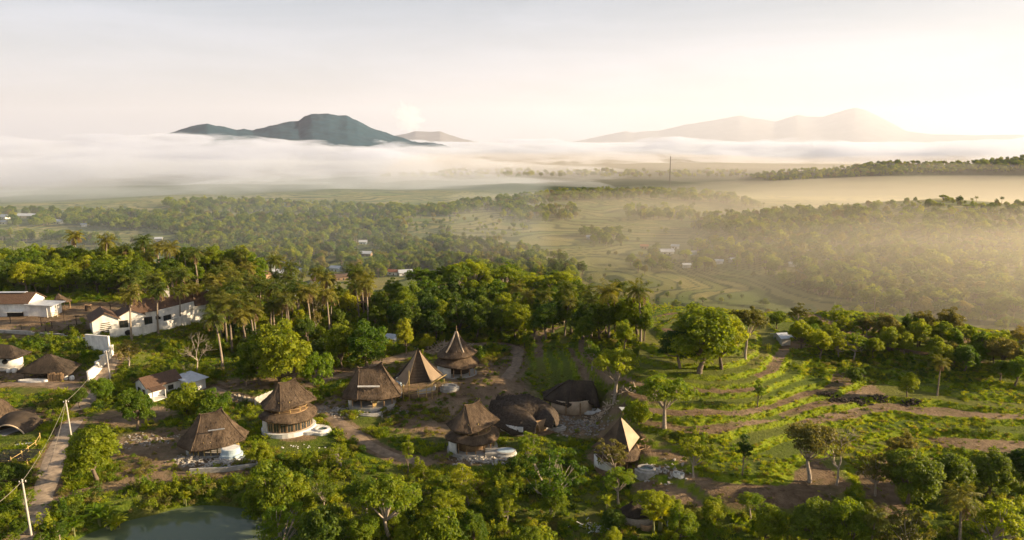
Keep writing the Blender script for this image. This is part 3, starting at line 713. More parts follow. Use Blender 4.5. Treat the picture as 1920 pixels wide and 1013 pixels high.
for P, n, md, hh, sts, lfs, lab, grp in BELTS:
    pts = sample_px(P, n, rnd, md); W = gp([p[0] for p in pts], [p[1] for p in pts])
    for (qx, qy), q in zip(pts, W):
        if hides_house(qx, qy, q, hh[1]): continue
        i = rnd.randrange(len(sts)); lf = rnd.choice(lfs); k = min(2, int(3 * (q[0] - W[:, 0].min()) / (np.ptp(W[:, 0]) + .01)))
        put_tree(q, rnd.uniform(*hh), sts[i], lf, f'{LEAFW[lf]} {SHAPEW[sts[i]]} tree {lab}, {THIRD[k]}', 'tree', grp, rnd.uniform(0.85, 1.15)); NTREES += 1
PB = [
 ([(225, 650), (300, 625), (390, 600), (400, 580), (330, 570), (240, 600)], 9, 34, (11, 14.5), 'coconut palm standing over the long white house', 'palms over the long white house'),
 ([(400, 650), (470, 670), (560, 650), (700, 600), (700, 560), (560, 545), (400, 560)], 46, 19, (11, 15), 'coconut palm in the clump between the white house and the dark wood', 'palms between the white house and the dark wood'),
 ([(0, 480), (120, 482), (330, 520), (380, 540), (300, 545), (100, 500)], 14, 26, (12, 16), 'coconut palm rising out of the sunlit grove', 'palms in the sunlit grove'),
 ([(960, 600), (1080, 610), (1240, 630), (1230, 645), (1100, 635), (960, 625)], 10, 30, (10, 14), 'coconut palm at the edge of the dark wood above the terraces', 'palms at the edge of the dark wood'),
 ([(400, 645), (560, 640), (700, 612), (700, 572), (560, 562), (400, 578)], 12, 30, (10.5, 14.5), 'slender coconut palm standing high above the back track', 'slender palms above the back track'),
]
for P, n, md, hh, lab, grp in PB:
    pts = sample_px(P, n, rnd, md); W = gp([p[0] for p in pts], [p[1] for p in pts])
    for (qx, qy), q in zip(pts, W):
        if grp.startswith('palms between') and hides_house(qx, qy, q, hh[1] * .5): continue
        k = min(2, int(3 * (q[0] - W[:, 0].min()) / (np.ptp(W[:, 0]) + .01))); h = rnd.uniform(*hh); put_tree(q, h, 'palm', None, f"{'tall' if h > sum(hh) / 2 else 'short'} {lab}, {THIRD[k]}", 'palm', grp)

# ------------------------------------------------------------------ woods of the valley: far trees beyond counting
def gn_scatter(name, protos, pts, scl, rot, idx):
    """one object that carries copies of the prototypes on its own points"""
    n = len(pts)
    me = bpy.data.meshes.new(name); me.vertices.add(n); me.vertices.foreach_set('co', np.asarray(pts, np.float32).ravel())
    for nm, tp, a in (('sc', 'FLOAT', scl), ('rz', 'FLOAT', rot)):
        at = me.attributes.new(nm, tp, 'POINT'); at.data.foreach_set('value', np.asarray(a, np.float32))
    at = me.attributes.new('ix', 'INT', 'POINT'); at.data.foreach_set('value', np.asarray(idx, np.int32))
    o = link(name, me)
    ng = bpy.data.node_groups.new(name, 'GeometryNodeTree')
    ng.interface.new_socket('Geometry', in_out='INPUT', socket_type='NodeSocketGeometry'); ng.interface.new_socket('Geometry', in_out='OUTPUT', socket_type='NodeSocketGeometry')
    N = ng.nodes; l = ng.links.new
    gi, go = N.new('NodeGroupInput'), N.new('NodeGroupOutput'); ip = N.new('GeometryNodeInstanceOnPoints'); ip.inputs['Pick Instance'].default_value = True
    gj = N.new('GeometryNodeGeometryToInstance')
    for me_ in reversed(protos):
        po = bpy.data.objects.new('proto', me_); oi = N.new('GeometryNodeObjectInfo'); oi.inputs['Object'].default_value = po
        l(oi.outputs['Geometry'], gj.inputs[0])
    l(gj.outputs[0], ip.inputs['Instance']); l(gi.outputs[0], ip.inputs['Points'])
    def na(nm, dt):
        q = N.new('GeometryNodeInputNamedAttribute'); q.data_type = dt; q.inputs[0].default_value = nm; return q.outputs[0]
    l(na('ix', 'INT'), ip.inputs['Instance Index']); l(na('sc', 'FLOAT'), ip.inputs['Scale'])
    cx = N.new('ShaderNodeCombineXYZ'); l(na('rz', 'FLOAT'), cx.inputs[2]); l(cx.outputs[0], ip.inputs['Rotation'])
    l(ip.outputs[0], go.inputs[0])
    md = o.modifiers.new('scatter', 'NODES'); md.node_group = ng
    return o

def proto_tree(key, leaf):
    tr, cr = VEG[key]; bm = bmesh.new(); bm.from_mesh(tr)
    k = len(bm.faces); bm.from_mesh(cr); bm.faces.ensure_lookup_table()
    for f in bm.faces[k:]: f.material_index = 1
    me = bpy.data.meshes.new('far_' + key); bm.to_mesh(me); bm.free(); me.materials.append(bark_m); me.materials.append(LM[leaf]); return me
def proto_palm(k):
    bm = bmesh.new(); bm.from_mesh(PALMS[k][0][1]); a = len(bm.faces); bm.from_mesh(PALMS[k][1][1]); bm.faces.ensure_lookup_table()
    for f in bm.faces[a:]: f.material_index = 1
    me = bpy.data.meshes.new('far_palm'); bm.to_mesh(me); bm.free(); me.materials.append(palm_bark_m); me.materials.append(LM['palm']); return me
FARP = [proto_tree('round0', 'mid'), proto_tree('round1', 'dark'), proto_tree('tall0', 'mid'), proto_tree('plume1', 'light'), proto_tree('umbrella0', 'mid'), proto_tree('round2', 'olive'), proto_palm(0), proto_palm(1), proto_tree('bush0', 'mid')]
HT = [10.4, 10.4, 10.4, 10.4, 10.0, 10.4, 11.5, 11.5, 7.6]
# polygon, number, height range, palm share, species
WOODS = [
 ([(-60, 400), (200, 402), (330, 405), (470, 410), (620, 415), (760, 420), (760, 440), (600, 450), (470, 440), (330, 440), (150, 425), (-60, 428)], 899, (7.5, 12.5), 0.15),
 ([(-60, 440), (60, 448), (190, 452), (380, 470), (380, 492), (300, 470), (150, 462), (-60, 455)], 90, (8, 13), 0.25),
 ([(330, 440), (470, 445), (560, 450), (700, 445), (800, 455), (900, 460), (940, 470), (800, 478), (640, 470), (560, 490), (470, 490), (380, 490)], 609, (7.5, 12.5), 0.45),
 ([(380, 492), (470, 492), (560, 492), (640, 480), (760, 490), (860, 500), (760, 520), (600, 520), (470, 535), (380, 530)], 275, (7.5, 12.5), 0.4),
 ([(760, 462), (880, 458), (990, 470), (1070, 492), (1085, 520), (1060, 545), (950, 545), (860, 520), (780, 500)], 333, (7.5, 12.5), 0.2),
 ([(300, 384), (420, 380), (560, 384), (720, 392), (860, 392), (860, 408), (700, 412), (520, 404), (320, 398)], 478, (7.5, 12.5), 0.1),
 ([(850, 386), (950, 374), (1050, 364), (1130, 361), (1200, 359), (1300, 362), (1380, 372), (1430, 392), (1330, 380), (1200, 374), (1060, 378), (960, 396), (850, 402)], 609, (7.5, 12.5), 0.2),
 ([(945, 396), (1070, 392), (1090, 412), (1000, 420), (945, 412)], 116, (7.5, 12.5), 0.2),
 ([(1160, 394), (1300, 396), (1300, 416), (1180, 412)], 87, (7.5, 12.5), 0.1),
 ([(1090, 440), (1160, 440), (1160, 464), (1100, 464)], 37, (7.5, 12.5), 0.1),
 ([(1180, 478), (1300, 466), (1420, 452), (1520, 462), (1500, 505), (1330, 510), (1190, 512)], 150, (8, 13), 0.35),
 ([(1300, 410), (1420, 402), (1560, 398), (1640, 400), (1620, 440), (1500, 450), (1350, 446), (1300, 428)], 319, (7.5, 12.5), 0.1),
 ([(1500, 398), (1740, 378), (1960, 388), (1960, 520), (1760, 490), (1600, 450)], 620, (3.5, 9), 0.1),
 ([(1400, 470), (1560, 450), (1700, 480), (1900, 530), (1960, 560), (1960, 610), (1800, 600), (1600, 580), (1500, 545), (1440, 510)], 420, (8, 14), 0.35),
 ([(1540, 590), (1660, 585), (1800, 600), (1960, 610), (1960, 630), (1800, 618), (1640, 610), (1540, 606)], 60, (4, 7.5), 0.2),
 ([(1390, 333), (1460, 323), (1560, 316), (1650, 304.5), (1740, 309.5), (1860, 299.5), (1960, 296.5), (1960, 322), (1700, 328), (1450, 342)], 754, (7.5, 12.5), 0.0),
 ([(960, 480), (1160, 500), (1400, 560), (1500, 600), (1300, 610), (1100, 560)], 60, (1.5, 5), 0.1), ([(960, 420), (1160, 420), (1420, 450), (1500, 540), (1300, 500), (1080, 470)], 60, (2, 6), 0.1), ([(760, 415), (960, 400), (1000, 440), (900, 452), (780, 440)], 90, (2, 7), 0.1),
 ([(700, 336), (850, 322), (1000, 321), (1250, 325), (1400, 324), (1400, 334), (1000, 334)], 260, (12, 18), 0.0),
]
rnd2 = random.Random(5); pts, sc_, rz_, ix_ = [], [], [], []
for P, n, hh, ps in WOODS:
    q = sample_px(P, n, rnd2); W = gp([a[0] for a in q], [a[1] for a in q], 250.0)
    for (qx, qy), p in zip(q, W):
        if hides_house(qx, qy, p, hh[1]): continue
        k = rnd2.choice((6, 7)) if rnd2.random() < ps else rnd2.choice((0, 0, 1, 1, 2, 3, 4, 5, 8))
        p = p + np.array([rnd2.gauss(0, 3), rnd2.gauss(0, 3), 0]); p[2] = H(p[0], p[1])
        pts.append(p); h = rnd2.uniform(*hh); sc_.append(h / HT[k]); rz_.append(rnd2.uniform(0, 6.28)); ix_.append(k)
far_o = gn_scatter('valley_woodland', FARP, pts, sc_, rz_, ix_)
tag(far_o, 'hazy woods of palms and broadleaf trees spread across the valley', 'woodland', kind='stuff')
# ------------------------------------------------------------------ building kit
def thatch_mat(name, c1, c2):
    m = bpy.data.materials.new(name); m.use_nodes = True
    n = m.node_tree.nodes; l = m.node_tree.links.new; p = n['Principled BSDF']; p.inputs['Roughness'].default_value = 0.95; p.inputs['Specular IOR Level'].default_value = 0.1
    au, as_ = n.new('ShaderNodeAttribute'), n.new('ShaderNodeAttribute'); au.attribute_name = 'along'; as_.attribute_name = 'slope'
    cx = n.new('ShaderNodeCombineXYZ'); l(au.outputs['Fac'], cx.inputs[0]); l(as_.outputs['Fac'], cx.inputs[1])
    mp = n.new('ShaderNodeMapping'); mp.inputs['Scale'].default_value = (7, 1.1, 1); l(cx.outputs[0], mp.inputs[0])
    z = n.new('ShaderNodeTexNoise'); z.inputs['Scale'].default_value = 1.0; z.inputs['Detail'].default_value = 6; l(mp.outputs[0], z.inputs['Vector'])
    tc = n.new('ShaderNodeTexCoord'); z2 = n.new('ShaderNodeTexNoise'); z2.inputs['Scale'].default_value = 0.5; z2.inputs['Detail'].default_value = 7; l(tc.outputs['Object'], z2.inputs['Vector'])
    ad = n.new('ShaderNodeMath'); ad.operation = 'ADD'; l(z.outputs['Fac'], ad.inputs[0]); l(z2.outputs['Fac'], ad.inputs[1])
    mr = n.new('ShaderNodeMapRange'); mr.inputs[1].default_value = 0.75; mr.inputs[2].default_value = 1.25; l(ad.outputs[0], mr.inputs[0])
    x = n.new('ShaderNodeMix'); x.data_type = 'RGBA'; x.inputs['A'].default_value = (*c1, 1); x.inputs['B'].default_value = (*c2, 1); l(mr.outputs[0], x.inputs['Factor'])
    l(x.outputs['Result'], p.inputs['Base Color'])
    b = n.new('ShaderNodeBump'); b.inputs['Strength'].default_value = 0.8; b.inputs['Distance'].default_value = 0.15; l(ad.outputs[0], b.inputs['Height']); l(b.outputs[0], p.inputs['Normal'])
    return m
M = {
 'thatch': thatch_mat('thatch', (0.048, 0.034, 0.024), (0.165, 0.118, 0.080)),
 'darkthatch': thatch_mat('dark_thatch', (0.030, 0.025, 0.021), (0.095, 0.072, 0.054)),
 'newthatch': thatch_mat('new_boarding', (0.42, 0.32, 0.22), (0.62, 0.49, 0.35)),
 'boarding': thatch_mat('weathered_boarding', (0.20, 0.145, 0.095), (0.36, 0.27, 0.185)),
 'paleboard': thatch_mat('pale_boarding', (0.33, 0.25, 0.17), (0.50, 0.39, 0.28)),
 'white': mat('white_plaster', (0.74, 0.72, 0.68), var=0.34, scale=0.55, bump=0.08, detail=9, stretch=(1, 1, 0.45)),
 'grey': mat('raw_concrete', (0.40, 0.38, 0.35), var=0.3, scale=1.2, bump=0.15),
 'blue': mat('pale_blue_render', (0.46, 0.55, 0.60), var=0.18, scale=0.9, bump=0.05),
 'wood': mat('timber', (0.34, 0.22, 0.12), var=0.35, scale=3, bump=0.2),
 'yellowwood': mat('bamboo_pole', (0.46, 0.33, 0.13), var=0.3, scale=3, bump=0.2),
 'darkwood': mat('dark_timber', (0.07, 0.05, 0.035), var=0.4, scale=3, bump=0.2),
 'glass': mat('window_glass', (0.03, 0.035, 0.035), rough=0.08, var=0.1, bump=0, spec=0.8),
 'dark': mat('dark_interior', (0.02, 0.018, 0.016), bump=0),
 'tile': mat('brown_roof_tile', (0.12, 0.072, 0.048), var=0.45, scale=4, bump=0.5),
 'tin': mat('tin_sheet', (0.55, 0.57, 0.60), rough=0.45, var=0.2, scale=1.5, bump=0.1, metal=0.3),
 'red': mat('red_roof', (0.33, 0.13, 0.07), var=0.4, scale=4, bump=0.3),
 'soil': mat('bare_soil', (0.23, 0.155, 0.095), var=0.45, scale=1.4, bump=0.6),
 'burnt': mat('burnt_straw', (0.05, 0.038, 0.028), var=0.4, bump=0.2),
 'track': mat('track_earth', (0.25, 0.18, 0.12), var=0.5, scale=0.7, bump=0.5, detail=9),
 'road': mat('dirt_road', (0.36, 0.28, 0.205), var=0.5, scale=0.7, bump=0.5, detail=9),
 'rubble': mat('rubble', (0.42, 0.38, 0.33), var=0.5, scale=2, bump=0.4, obrand=0.2),
 'water': mat('pool_water', (0.05, 0.09, 0.085), rough=0.05, var=0.2, scale=0.5, bump=0, spec=0.6),
 'blackplastic': mat('black_shade_net', (0.03, 0.03, 0.032), var=0.3, bump=0.1),
 'polewood': mat('concrete_pole', (0.45, 0.42, 0.38), var=0.2, scale=2, bump=0.1),
 'cable': mat('cable', (0.27, 0.24, 0.19), var=0.1, bump=0),
 'stone': mat('field_stone', (0.33, 0.28, 0.22), var=0.4, scale=3, bump=0.4, obrand=0.25),
}
def box(mb, c, s, rz=0.0, tilt=0.0):
    x, y, z = (np.array([-.5, .5]) * k for k in s)
    V = np.array([(a, b, d) for a in x for b in y for d in z])
    if tilt: ct, st = math.cos(tilt), math.sin(tilt); V = np.stack([V[:, 0] * ct + V[:, 2] * st, V[:, 1], -V[:, 0] * st + V[:, 2] * ct], 1)
    cr_, sr = math.cos(rz), math.sin(rz); V = np.stack([V[:, 0] * cr_ - V[:, 1] * sr, V[:, 0] * sr + V[:, 1] * cr_, V[:, 2]], 1) + np.array(c)
    mb.add(V, [(0, 1, 3, 2), (4, 6, 7, 5), (0, 4, 5, 1), (2, 3, 7, 6), (0, 2, 6, 4), (1, 5, 7, 3)])
def part(parent, name, m, fn, smooth=False):
    mb = MB(); fn(mb); return link(name, mb.mesh(name, M[m] if isinstance(m, str) else m, smooth), parent)
def pbox(parent, name, m, c, s, rz=0.0, tilt=0.0): return part(parent, name, m, lambda b: box(b, c, s, rz, tilt))
def ppole(parent, name, m, a, b, r=0.08, r2=None, k=6):
    return part(parent, name, m, lambda q: q.tube(np.array([a, np.add(a, b) / 2, b], float), [r, (r + (r2 or r)) / 2, r2 or r], k), True)

def loop_pts(corners, n, smooth):
    C = np.asarray(corners, float); k = len(C); out = []
    for i in range(k):
        a, b, c, d = C[i - 1], C[i], C[(i + 1) % k], C[(i + 2) % k]
        for j in range(n):
            t = j / n
            out.append(0.5 * (2 * b + (c - a) * t + (2 * a - 5 * b + 4 * c - d) * t * t + (3 * b - a - 3 * c + d) * t ** 3) if smooth else b + (c - b) * t)
    return np.array(out)
def thatch(parent, name, m, eave, top, conc=0.4, thick=0.28, n=6, ns=9, smooth=False, sag=0.0, jit=0.05, seed=0, open_top=False):
    """thatched surface lofted from the eave line up to the ridge line, with real thickness and a ragged edge"""
    g = np.random.default_rng(seed + len(name)); E = loop_pts(eave, n, smooth); T = loop_pts(top, n, smooth)
    N = len(E); s = np.linspace(0, 1, ns)
    hv = s; vv = (1 - conc) * s + conc * s ** 2
    P = E[:, None] * (1 - hv)[None, :, None] + T[:, None] * hv[None, :, None]
    P[:, :, 2] = E[:, None, 2] + (T[:, None, 2] - E[:, None, 2]) * vv[None]
    if sag: P[:, :, 2] += sag * np.sin(s * np.pi)[None]
    P += g.normal(size=P.shape) * jit * (1 - 0.6 * s)[None, :, None]
    Q = P - np.array([0, 0, thick]); ctr = E.mean(0); Q[:, 0, :2] = ctr[:2] + (Q[:, 0, :2] - ctr[:2]) * 0.975
    V = np.concatenate([P.reshape(-1, 3), Q.reshape(-1, 3)]); f = grid_faces(N, ns, True)
    i = np.arange(N); i2 = (i + 1) % N; rim = np.stack([i * ns, i * ns + N * ns, i2 * ns + N * ns, i2 * ns], -1)
    F_ = [f, (f + N * ns)[:, ::-1], rim]
    if open_top: F_.append(np.stack([i * ns + ns - 1, i2 * ns + ns - 1, i2 * ns + N * ns + ns - 1, i * ns + N * ns + ns - 1], -1))
    me = mesh_np(name, V, np.concatenate(F_), M[m], smooth=True)
    per = np.concatenate([[0], np.cumsum(np.linalg.norm(np.diff(E, axis=0), axis=1))])
    L_ = np.linalg.norm(T - E, axis=1).mean()
    for nm, a in (('along', np.repeat(per, ns)), ('slope', np.tile(s * L_, N))):
        at = me.attributes.new(nm, 'FLOAT', 'POINT'); at.data.foreach_set('value', np.tile(a, 2).astype(np.float32))
    o = link(name, me, parent)
    nb = int(N * ns * 1.6); gi_ = g.integers(0, N, nb); sj = np.clip(np.abs(g.normal(size=nb)) * 0.35, 0, 0.95) * (ns - 1); j0 = sj.astype(int); j1 = np.minimum(j0 + 1, ns - 1)
    A_ = P[gi_, j0]; B_ = P[gi_, j1]; tt = (sj - j0)[:, None]; g2 = (gi_ + 1) % N; u_ = g.random(nb)[:, None]
    C_ = (A_ * (1 - tt) + B_ * tt) * (1 - u_) + (P[g2, j0] * (1 - tt) + P[g2, j1] * tt) * u_
    D_ = P[gi_, 0] - P[gi_, min(2, ns - 1)] + g.normal(size=(nb, 3)) * 0.25; D_ /= np.linalg.norm(D_, axis=1, keepdims=True)
    side_ = P[g2, 0] - P[gi_, 0]; N_ = np.cross(side_, -D_); N_ *= np.sign(N_[:, 2:3] + 1e-6)
    N_ /= np.linalg.norm(N_, axis=1, keepdims=True) + 1e-9
    fb_ = MB(); fb_.leaves(C_ + N_ * 0.06 + D_ * 0.1, N_ + g.normal(size=(nb, 3)) * 0.25, D_, g.uniform(0.3, 0.75, nb), g.uniform(0.05, 0.13, nb), -0.1)
    fm = fb_.mesh('straw', M[m]); tag(link('straw', fm, o), kind='stuff')
    return o
def hip_lines(roof, eave, top, conc, m='thatch', r=0.13):
    s = np.linspace(0, 1, 8)
    for a, b in zip(np.asarray(eave, float), np.asarray(top, float)):
        P = a[None] * (1 - s)[:, None] + b[None] * s[:, None]; P[:, 2] = a[2] + (b[2] - a[2]) * ((1 - conc) * s + conc * s * s) + 0.04
        link('hip_ridge', (lambda q: (q.tube(P, r, 5), q.mesh('hip_ridge', M[m], True))[1])(MB()), roof)
def ridge_cap(roof, pts, m='thatch', r=0.2):
    link('ridge_cap', (lambda q: (q.tube(pts, r, 6), q.mesh('ridge_cap', M[m], True))[1])(MB()), roof)
def arc_wall(mb, rx, ry, a0, a1, z0, z1, th=0.28, n=16, cx=0, cy=0, ztop=None):
    a = np.linspace(a0, a1, n); zt = np.full(n, z1) if ztop is None else ztop(a)
    o = np.stack([cx + rx * np.cos(a), cy + ry * np.sin(a)], 1); i = np.stack([cx + (rx - th) * np.cos(a), cy + (ry - th) * np.sin(a)], 1)
    V = np.stack([np.c_[o, np.full(n, z0)], np.c_[o, zt], np.c_[i, zt], np.c_[i, np.full(n, z0)]], 1).reshape(-1, 3)
    k = np.arange(n - 1)[:, None] * 4; q = np.array([(0, 4, 5, 1), (1, 5, 6, 2), (2, 6, 7, 3), (3, 7, 4, 0)])
    mb.add(V, (k[:, None] + q[None]).reshape(-1, 4)); e = (n - 1) * 4; mb.add(V[:4], [(0, 1, 2, 3)]); mb.add(V[e:], [(3, 2, 1, 0)])
def disc(mb, rx, ry, z0, z1, n=28, cx=0, cy=0):
    a = np.arange(n) / n * 2 * np.pi; c = np.stack([cx + rx * np.cos(a), cy + ry * np.sin(a)], 1)
    V = np.concatenate([np.c_[c, np.full(n, z0)], np.c_[c, np.full(n, z1)]]); i = np.arange(n); j = (i + 1) % n
    mb.add(V, np.stack([i, j, j + n, i + n], -1)); h = n // 2
    mb.add(V[n:], [(k, k + 1, n - 2 - k, n - 1 - k) for k in range(h - 1)])
FOOT = []     # footprints kept clear of plants: x, y, radius
def site(name, px, py, rz, label, cat, clear=6.0, group=None, dz=0.0):
    p = g1(px, py); p.z += dz; FOOT.append((p.x, p.y, clear)); return tag(empty(name, p, R(rz)), label, cat, group)

def door_panels(parent, rx, ry, a0, a1, n, z0, h, m='wood'):
    for k in range(n):
        a = a0 + (a1 - a0) * (k + 0.5) / n; wd = abs(a1 - a0) / n * (rx + ry) / 2 * 0.97
        c = (rx * math.cos(a), ry * math.sin(a)); rz = math.atan2(ry * math.cos(a), -rx * math.sin(a))
        def fr(b):
            for sx in (-1, 1): box(b, (c[0] + sx * wd * .46 * math.cos(rz), c[1] + sx * wd * .46 * math.sin(rz), z0 + h / 2), (0.1, 0.1, h), rz)
            for zz in (0.06, h * 0.72, h - 0.06): box(b, (c[0], c[1], z0 + zz), (wd * .92, 0.09, 0.1), rz)
            box(b, (c[0], c[1], z0 + h * 0.36), (0.06, 0.09, h * 0.72), rz)
        d = part(parent, 'door_panel', m, fr)
        pbox(d, 'pane', 'glass', (c[0], c[1], z0 + h / 2), (wd * .86, 0.03, h * .96), rz)

def pool(px, py, rx, ry, h, rz, label, m='white', water=True, inner=0.35, group=None, cat='pool'):
    e = site('plunge_pool', px, py, rz, label, cat, max(rx, ry) * 0.9)
    def rim(b):
        arc_wall(b, rx, ry, 0, 2 * math.pi, -1.0, h, inner, 34)
        arc_wall(b, rx + 0.42, ry + 0.42, math.pi * 1.0, math.pi * 2.25, -1.0, h * 0.55, 0.45, 26)
    part(e, 'rim', m, rim); part(e, 'water' if water else 'basin_floor', 'water' if water else 'grey', lambda b: disc(b, rx - inner * 0.8, ry - inner * 0.8, -0.8, h - (0.22 if water else 0.35), 30))
    return e

def oct_eave(hx, hy, z, cut=0.45, tip=0.0):   # eight-cornered plan, counter-clockwise from the right
    c = cut
    return [(hx, -hy * c, z), (hx, hy * c, z), (hx * c, hy, z), (-hx * c, hy, z), (-hx, hy * c, z), (-hx, -hy * c, z), (-hx * c, -hy, z), (hx * c, -hy, z)]
def ridge_top(xl, xr, zl, zr, zm=None):
    return [(xr, 0, zr), (xr, 0, zr), (xr * .5, 0, (zr * .72 + zl * .28)), (xl * .6, 0, zl), (xl, 0, zl), (xl, 0, zl), (xl * .6, 0, zl), (xr * .5, 0, (zr * .72 + zl * .28))]

# ------------------------------------------------------------------ villas
def two_storey(px, py, rz, s, label, m='thatch', panels=10, glazed=True, deck=True):
    e = site('thatched_villa', px, py, rz, label, 'villa', 6.5 * s)
    e.scale = (s, s, s)
    E = [(5.4, -1.6, 5.9), (4.9, 2.2, 6.0), (2.4, 4.0, 5.8), (-2.2, 4.0, 5.7), (-5.0, 1.8, 5.5), (-4.7, -2.0, 5.4), (-1.6, -4.2, 5.3), (2.4, -3.5, 5.9)]
    T = [(1.5, 0.3, 10.0), (1.5, 0.3, 10.0), (0.6, 0.3, 9.55), (-1.2, 0.3, 9.4), (-1.4, 0.3, 9.45), (-1.4, 0.3, 9.45), (-1.2, 0.3, 9.4), (0.6, 0.3, 9.55)]
    r = thatch(e, 'upper_roof', m, E, T, 0.38, 0.3, 5, 10, seed=int(px))
    ridge_cap(r, [(-1.55, .3, 9.5), (-.6, .3, 9.32), (.3, .3, 9.42), (1.1, .3, 9.75), (1.75, .3, 10.25)], m, 0.2)
    hip_lines(r, E[6:7] + E[:1], T[6:7] + T[:1], 0.38, m, 0.08)
    a = np.linspace(0, 2 * np.pi, 12, endpoint=False)
    O = [(5.6 * math.cos(t), 4.8 * math.sin(t), 3.05 + 0.4 * math.sin(2 * t + 0.6)) for t in a]
    I = [(3.6 * math.cos(t), 2.9 * math.sin(t), 4.25 + 0.1 * math.sin(2 * t)) for t in a]
    r2 = thatch(e, 'lower_roof', m, O, I, -0.5, 0.32, 3, 7, smooth=True, open_top=True, seed=int(px) + 1)
    part(e, 'gallery_floor', 'wood', lambda b: disc(b, 3.9, 3.2, 4.05, 4.2, 26))
    for k in range(11):
        t = 2 * math.pi * k / 11 + 0.2; ppole(e, 'post', 'yellowwood', (3.55 * math.cos(t), 2.85 * math.sin(t), 4.1), (3.5 * math.cos(t), 2.8 * math.sin(t), 6.5), 0.11)
    part(e, 'gallery_rail', 'wood', lambda b: arc_wall(b, 3.85, 3.1, math.pi, 2 * math.pi, 4.85, 4.95, 0.08, 18))
    part(e, 'wall', 'white', lambda b: arc_wall(b, 4.9, 4.1, math.pi * 0.15, math.pi * 1.16, -0.6, 3.3, 0.3, 24), True)
    if glazed: door_panels(e, 4.5, 3.8, math.pi * 1.17, math.pi * 2.12, panels, 0.62, 2.65)
    else:
        for k in range(8):
            t = math.pi * (1.18 + 0.94 * k / 7); ppole(e, 'post', 'wood', (4.4 * math.cos(t), 3.7 * math.sin(t), 0.5), (4.4 * math.cos(t), 3.7 * math.sin(t), 3.5), 0.12)
        part(e, 'room_core', 'wood', lambda b: arc_wall(b, 3.2, 2.6, 0, 2 * math.pi, 0.5, 3.6, 0.3, 24), True)
    part(e, 'terrace', 'white' if deck else 'grey', lambda b: disc(b, 5.2, 4.5, -1.0, 0.6, 30))
    return e
B = two_storey(542, 803, 22, 0.97, 'two-storey thatched villa with glazed doors and a white terrace')
Fv = two_storey(886, 842, 24, 0.90, 'two-storey thatched villa with open ground floor beside the grey tank', glazed=False, deck=False)
def white_deck(px, py):
    e = site('pool_deck', px, py, 0, 'white curved pool deck running from the glazed villa to its oval pool', 'deck', 3.5)
    part(e, 'slab', 'white', lambda b: (disc(b, 4.4, 2.0, -1.4, 0.42, 26, -0.2, 0.3)))
    part(e, 'step', 'white', lambda b: box(b, (-1.6, -1.2, 0.1), (3.0, 0.6, 0.4), 0.1)); return e
white_deck(578, 808)
pool(604, 811, 1.35, 1.1, 0.85, 0, 'white oval plunge pool at the end of the curved white deck')

def bungalow(px, py, rz, s, label, E, T, post_m, conc=0.35, wall_side=(0.62, 1.18), m='thatch', posts=9, skylight=None, zf=0.35):
    e = site('thatched_bungalow', px, py, rz, label, 'bungalow', 7 * s); e.scale = (s, s, s)
    r = thatch(e, 'roof', m, E, T, conc, 0.3, 6, 11, seed=int(px))
    hip_lines(r, E[6:7] + E[:1], T[6:7] + T[:1], conc, m, 0.08)
    ridge_cap(r, [T[5], np.add(T[6], (0, 0, -0.15)), np.add(T[7], (0, 0, -.1)), np.add(T[0], (.15, 0, .15))], m, 0.2)
    part(e, 'floor', 'grey', lambda b: disc(b, 5.0, 3.9, -1.2, zf, 28))
    part(e, 'wall', 'white', lambda b: arc_wall(b, 4.9, 3.8, math.pi * wall_side[0], math.pi * wall_side[1], -1.0, 2.7, 0.3, 18), True)
    for k in range(posts):
        t = math.pi * (1.22 + 0.80 * k / (posts - 1)); ppole(e, 'post', post_m, (4.75 * math.cos(t), 3.7 * math.sin(t), zf - 0.1), (4.7 * math.cos(t), 3.6 * math.sin(t), 3.1), 0.13)
    part(e, 'inner_wall', 'wood', lambda b: arc_wall(b, 3.6, 2.8, math.pi * 0.1, math.pi * 1.0, zf, 2.9, 0.25, 18), True)
    for sx in (-1.8, 0.3, 2.2): ppole(e, 'beam', 'wood', (sx, -3.3, 2.85), (sx * .8, 2.8, 2.95), 0.1)
    if skylight:
        a, b_, zz = skylight; pbox(r, 'skylight', 'tin', a, b_, 0.0)
    return e
EA = [(6.6, -1.6, 2.5), (6.5, 1.6, 2.7), (2.8, 4.6, 2.4), (-3.0, 4.6, 2.3), (-6.4, 2.0, 2.2), (-6.2, -1.8, 2.1), (-2.6, -4.9, 2.0), (3.4, -4.4, 2.4)]
TA = [(2.0, .3, 8.4), (2.0, .3, 8.4), (.9, .3, 7.7), (-1.8, .3, 7.35), (-2.2, .3, 7.4), (-2.2, .3, 7.4), (-1.8, .3, 7.35), (.9, .3, 7.7)]
A = bungalow(400, 843, 8, 0.92, 'long bungalow with a sweeping thatched roof beside the blue round tank', EA, TA, 'yellowwood', posts=11)
pbox(A, 'eyebrow_vent', 'tin', (1.6, -2.55, 5.15), (3.0, 0.22, 0.14), 0.02, -0.08)
EC = [(6.3, -2.4, 2.6), (6.0, 1.8, 3.0), (2.8, 4.2, 3.0), (-3.0, 4.2, 2.9), (-6.0, 1.6, 2.4), (-5.8, -2.0, 2.3), (-2.4, -4.2, 2.6), (2.6, -4.3, 2.6)]
TC = [(2.2, -.3, 9.0), (2.2, -.3, 9.0), (1.0, 0, 8.3), (-2.4, .2, 8.0), (-2.8, .2, 8.1), (-2.8, .2, 8.1), (-2.4, .1, 8.0), (1.0, -.1, 8.3)]
Cv = bungalow(698, 758, 4, 1.0, 'bungalow with a tall thatched roof and a white strip in its slope', EC, TC, 'wood', posts=6, conc=0.25, zf=0.6)
pbox(Cv, 'eyebrow_vent', 'white', (-.2, -2.9, 4.95), (4.4, 0.3, 0.22), 0.02, 0.03)
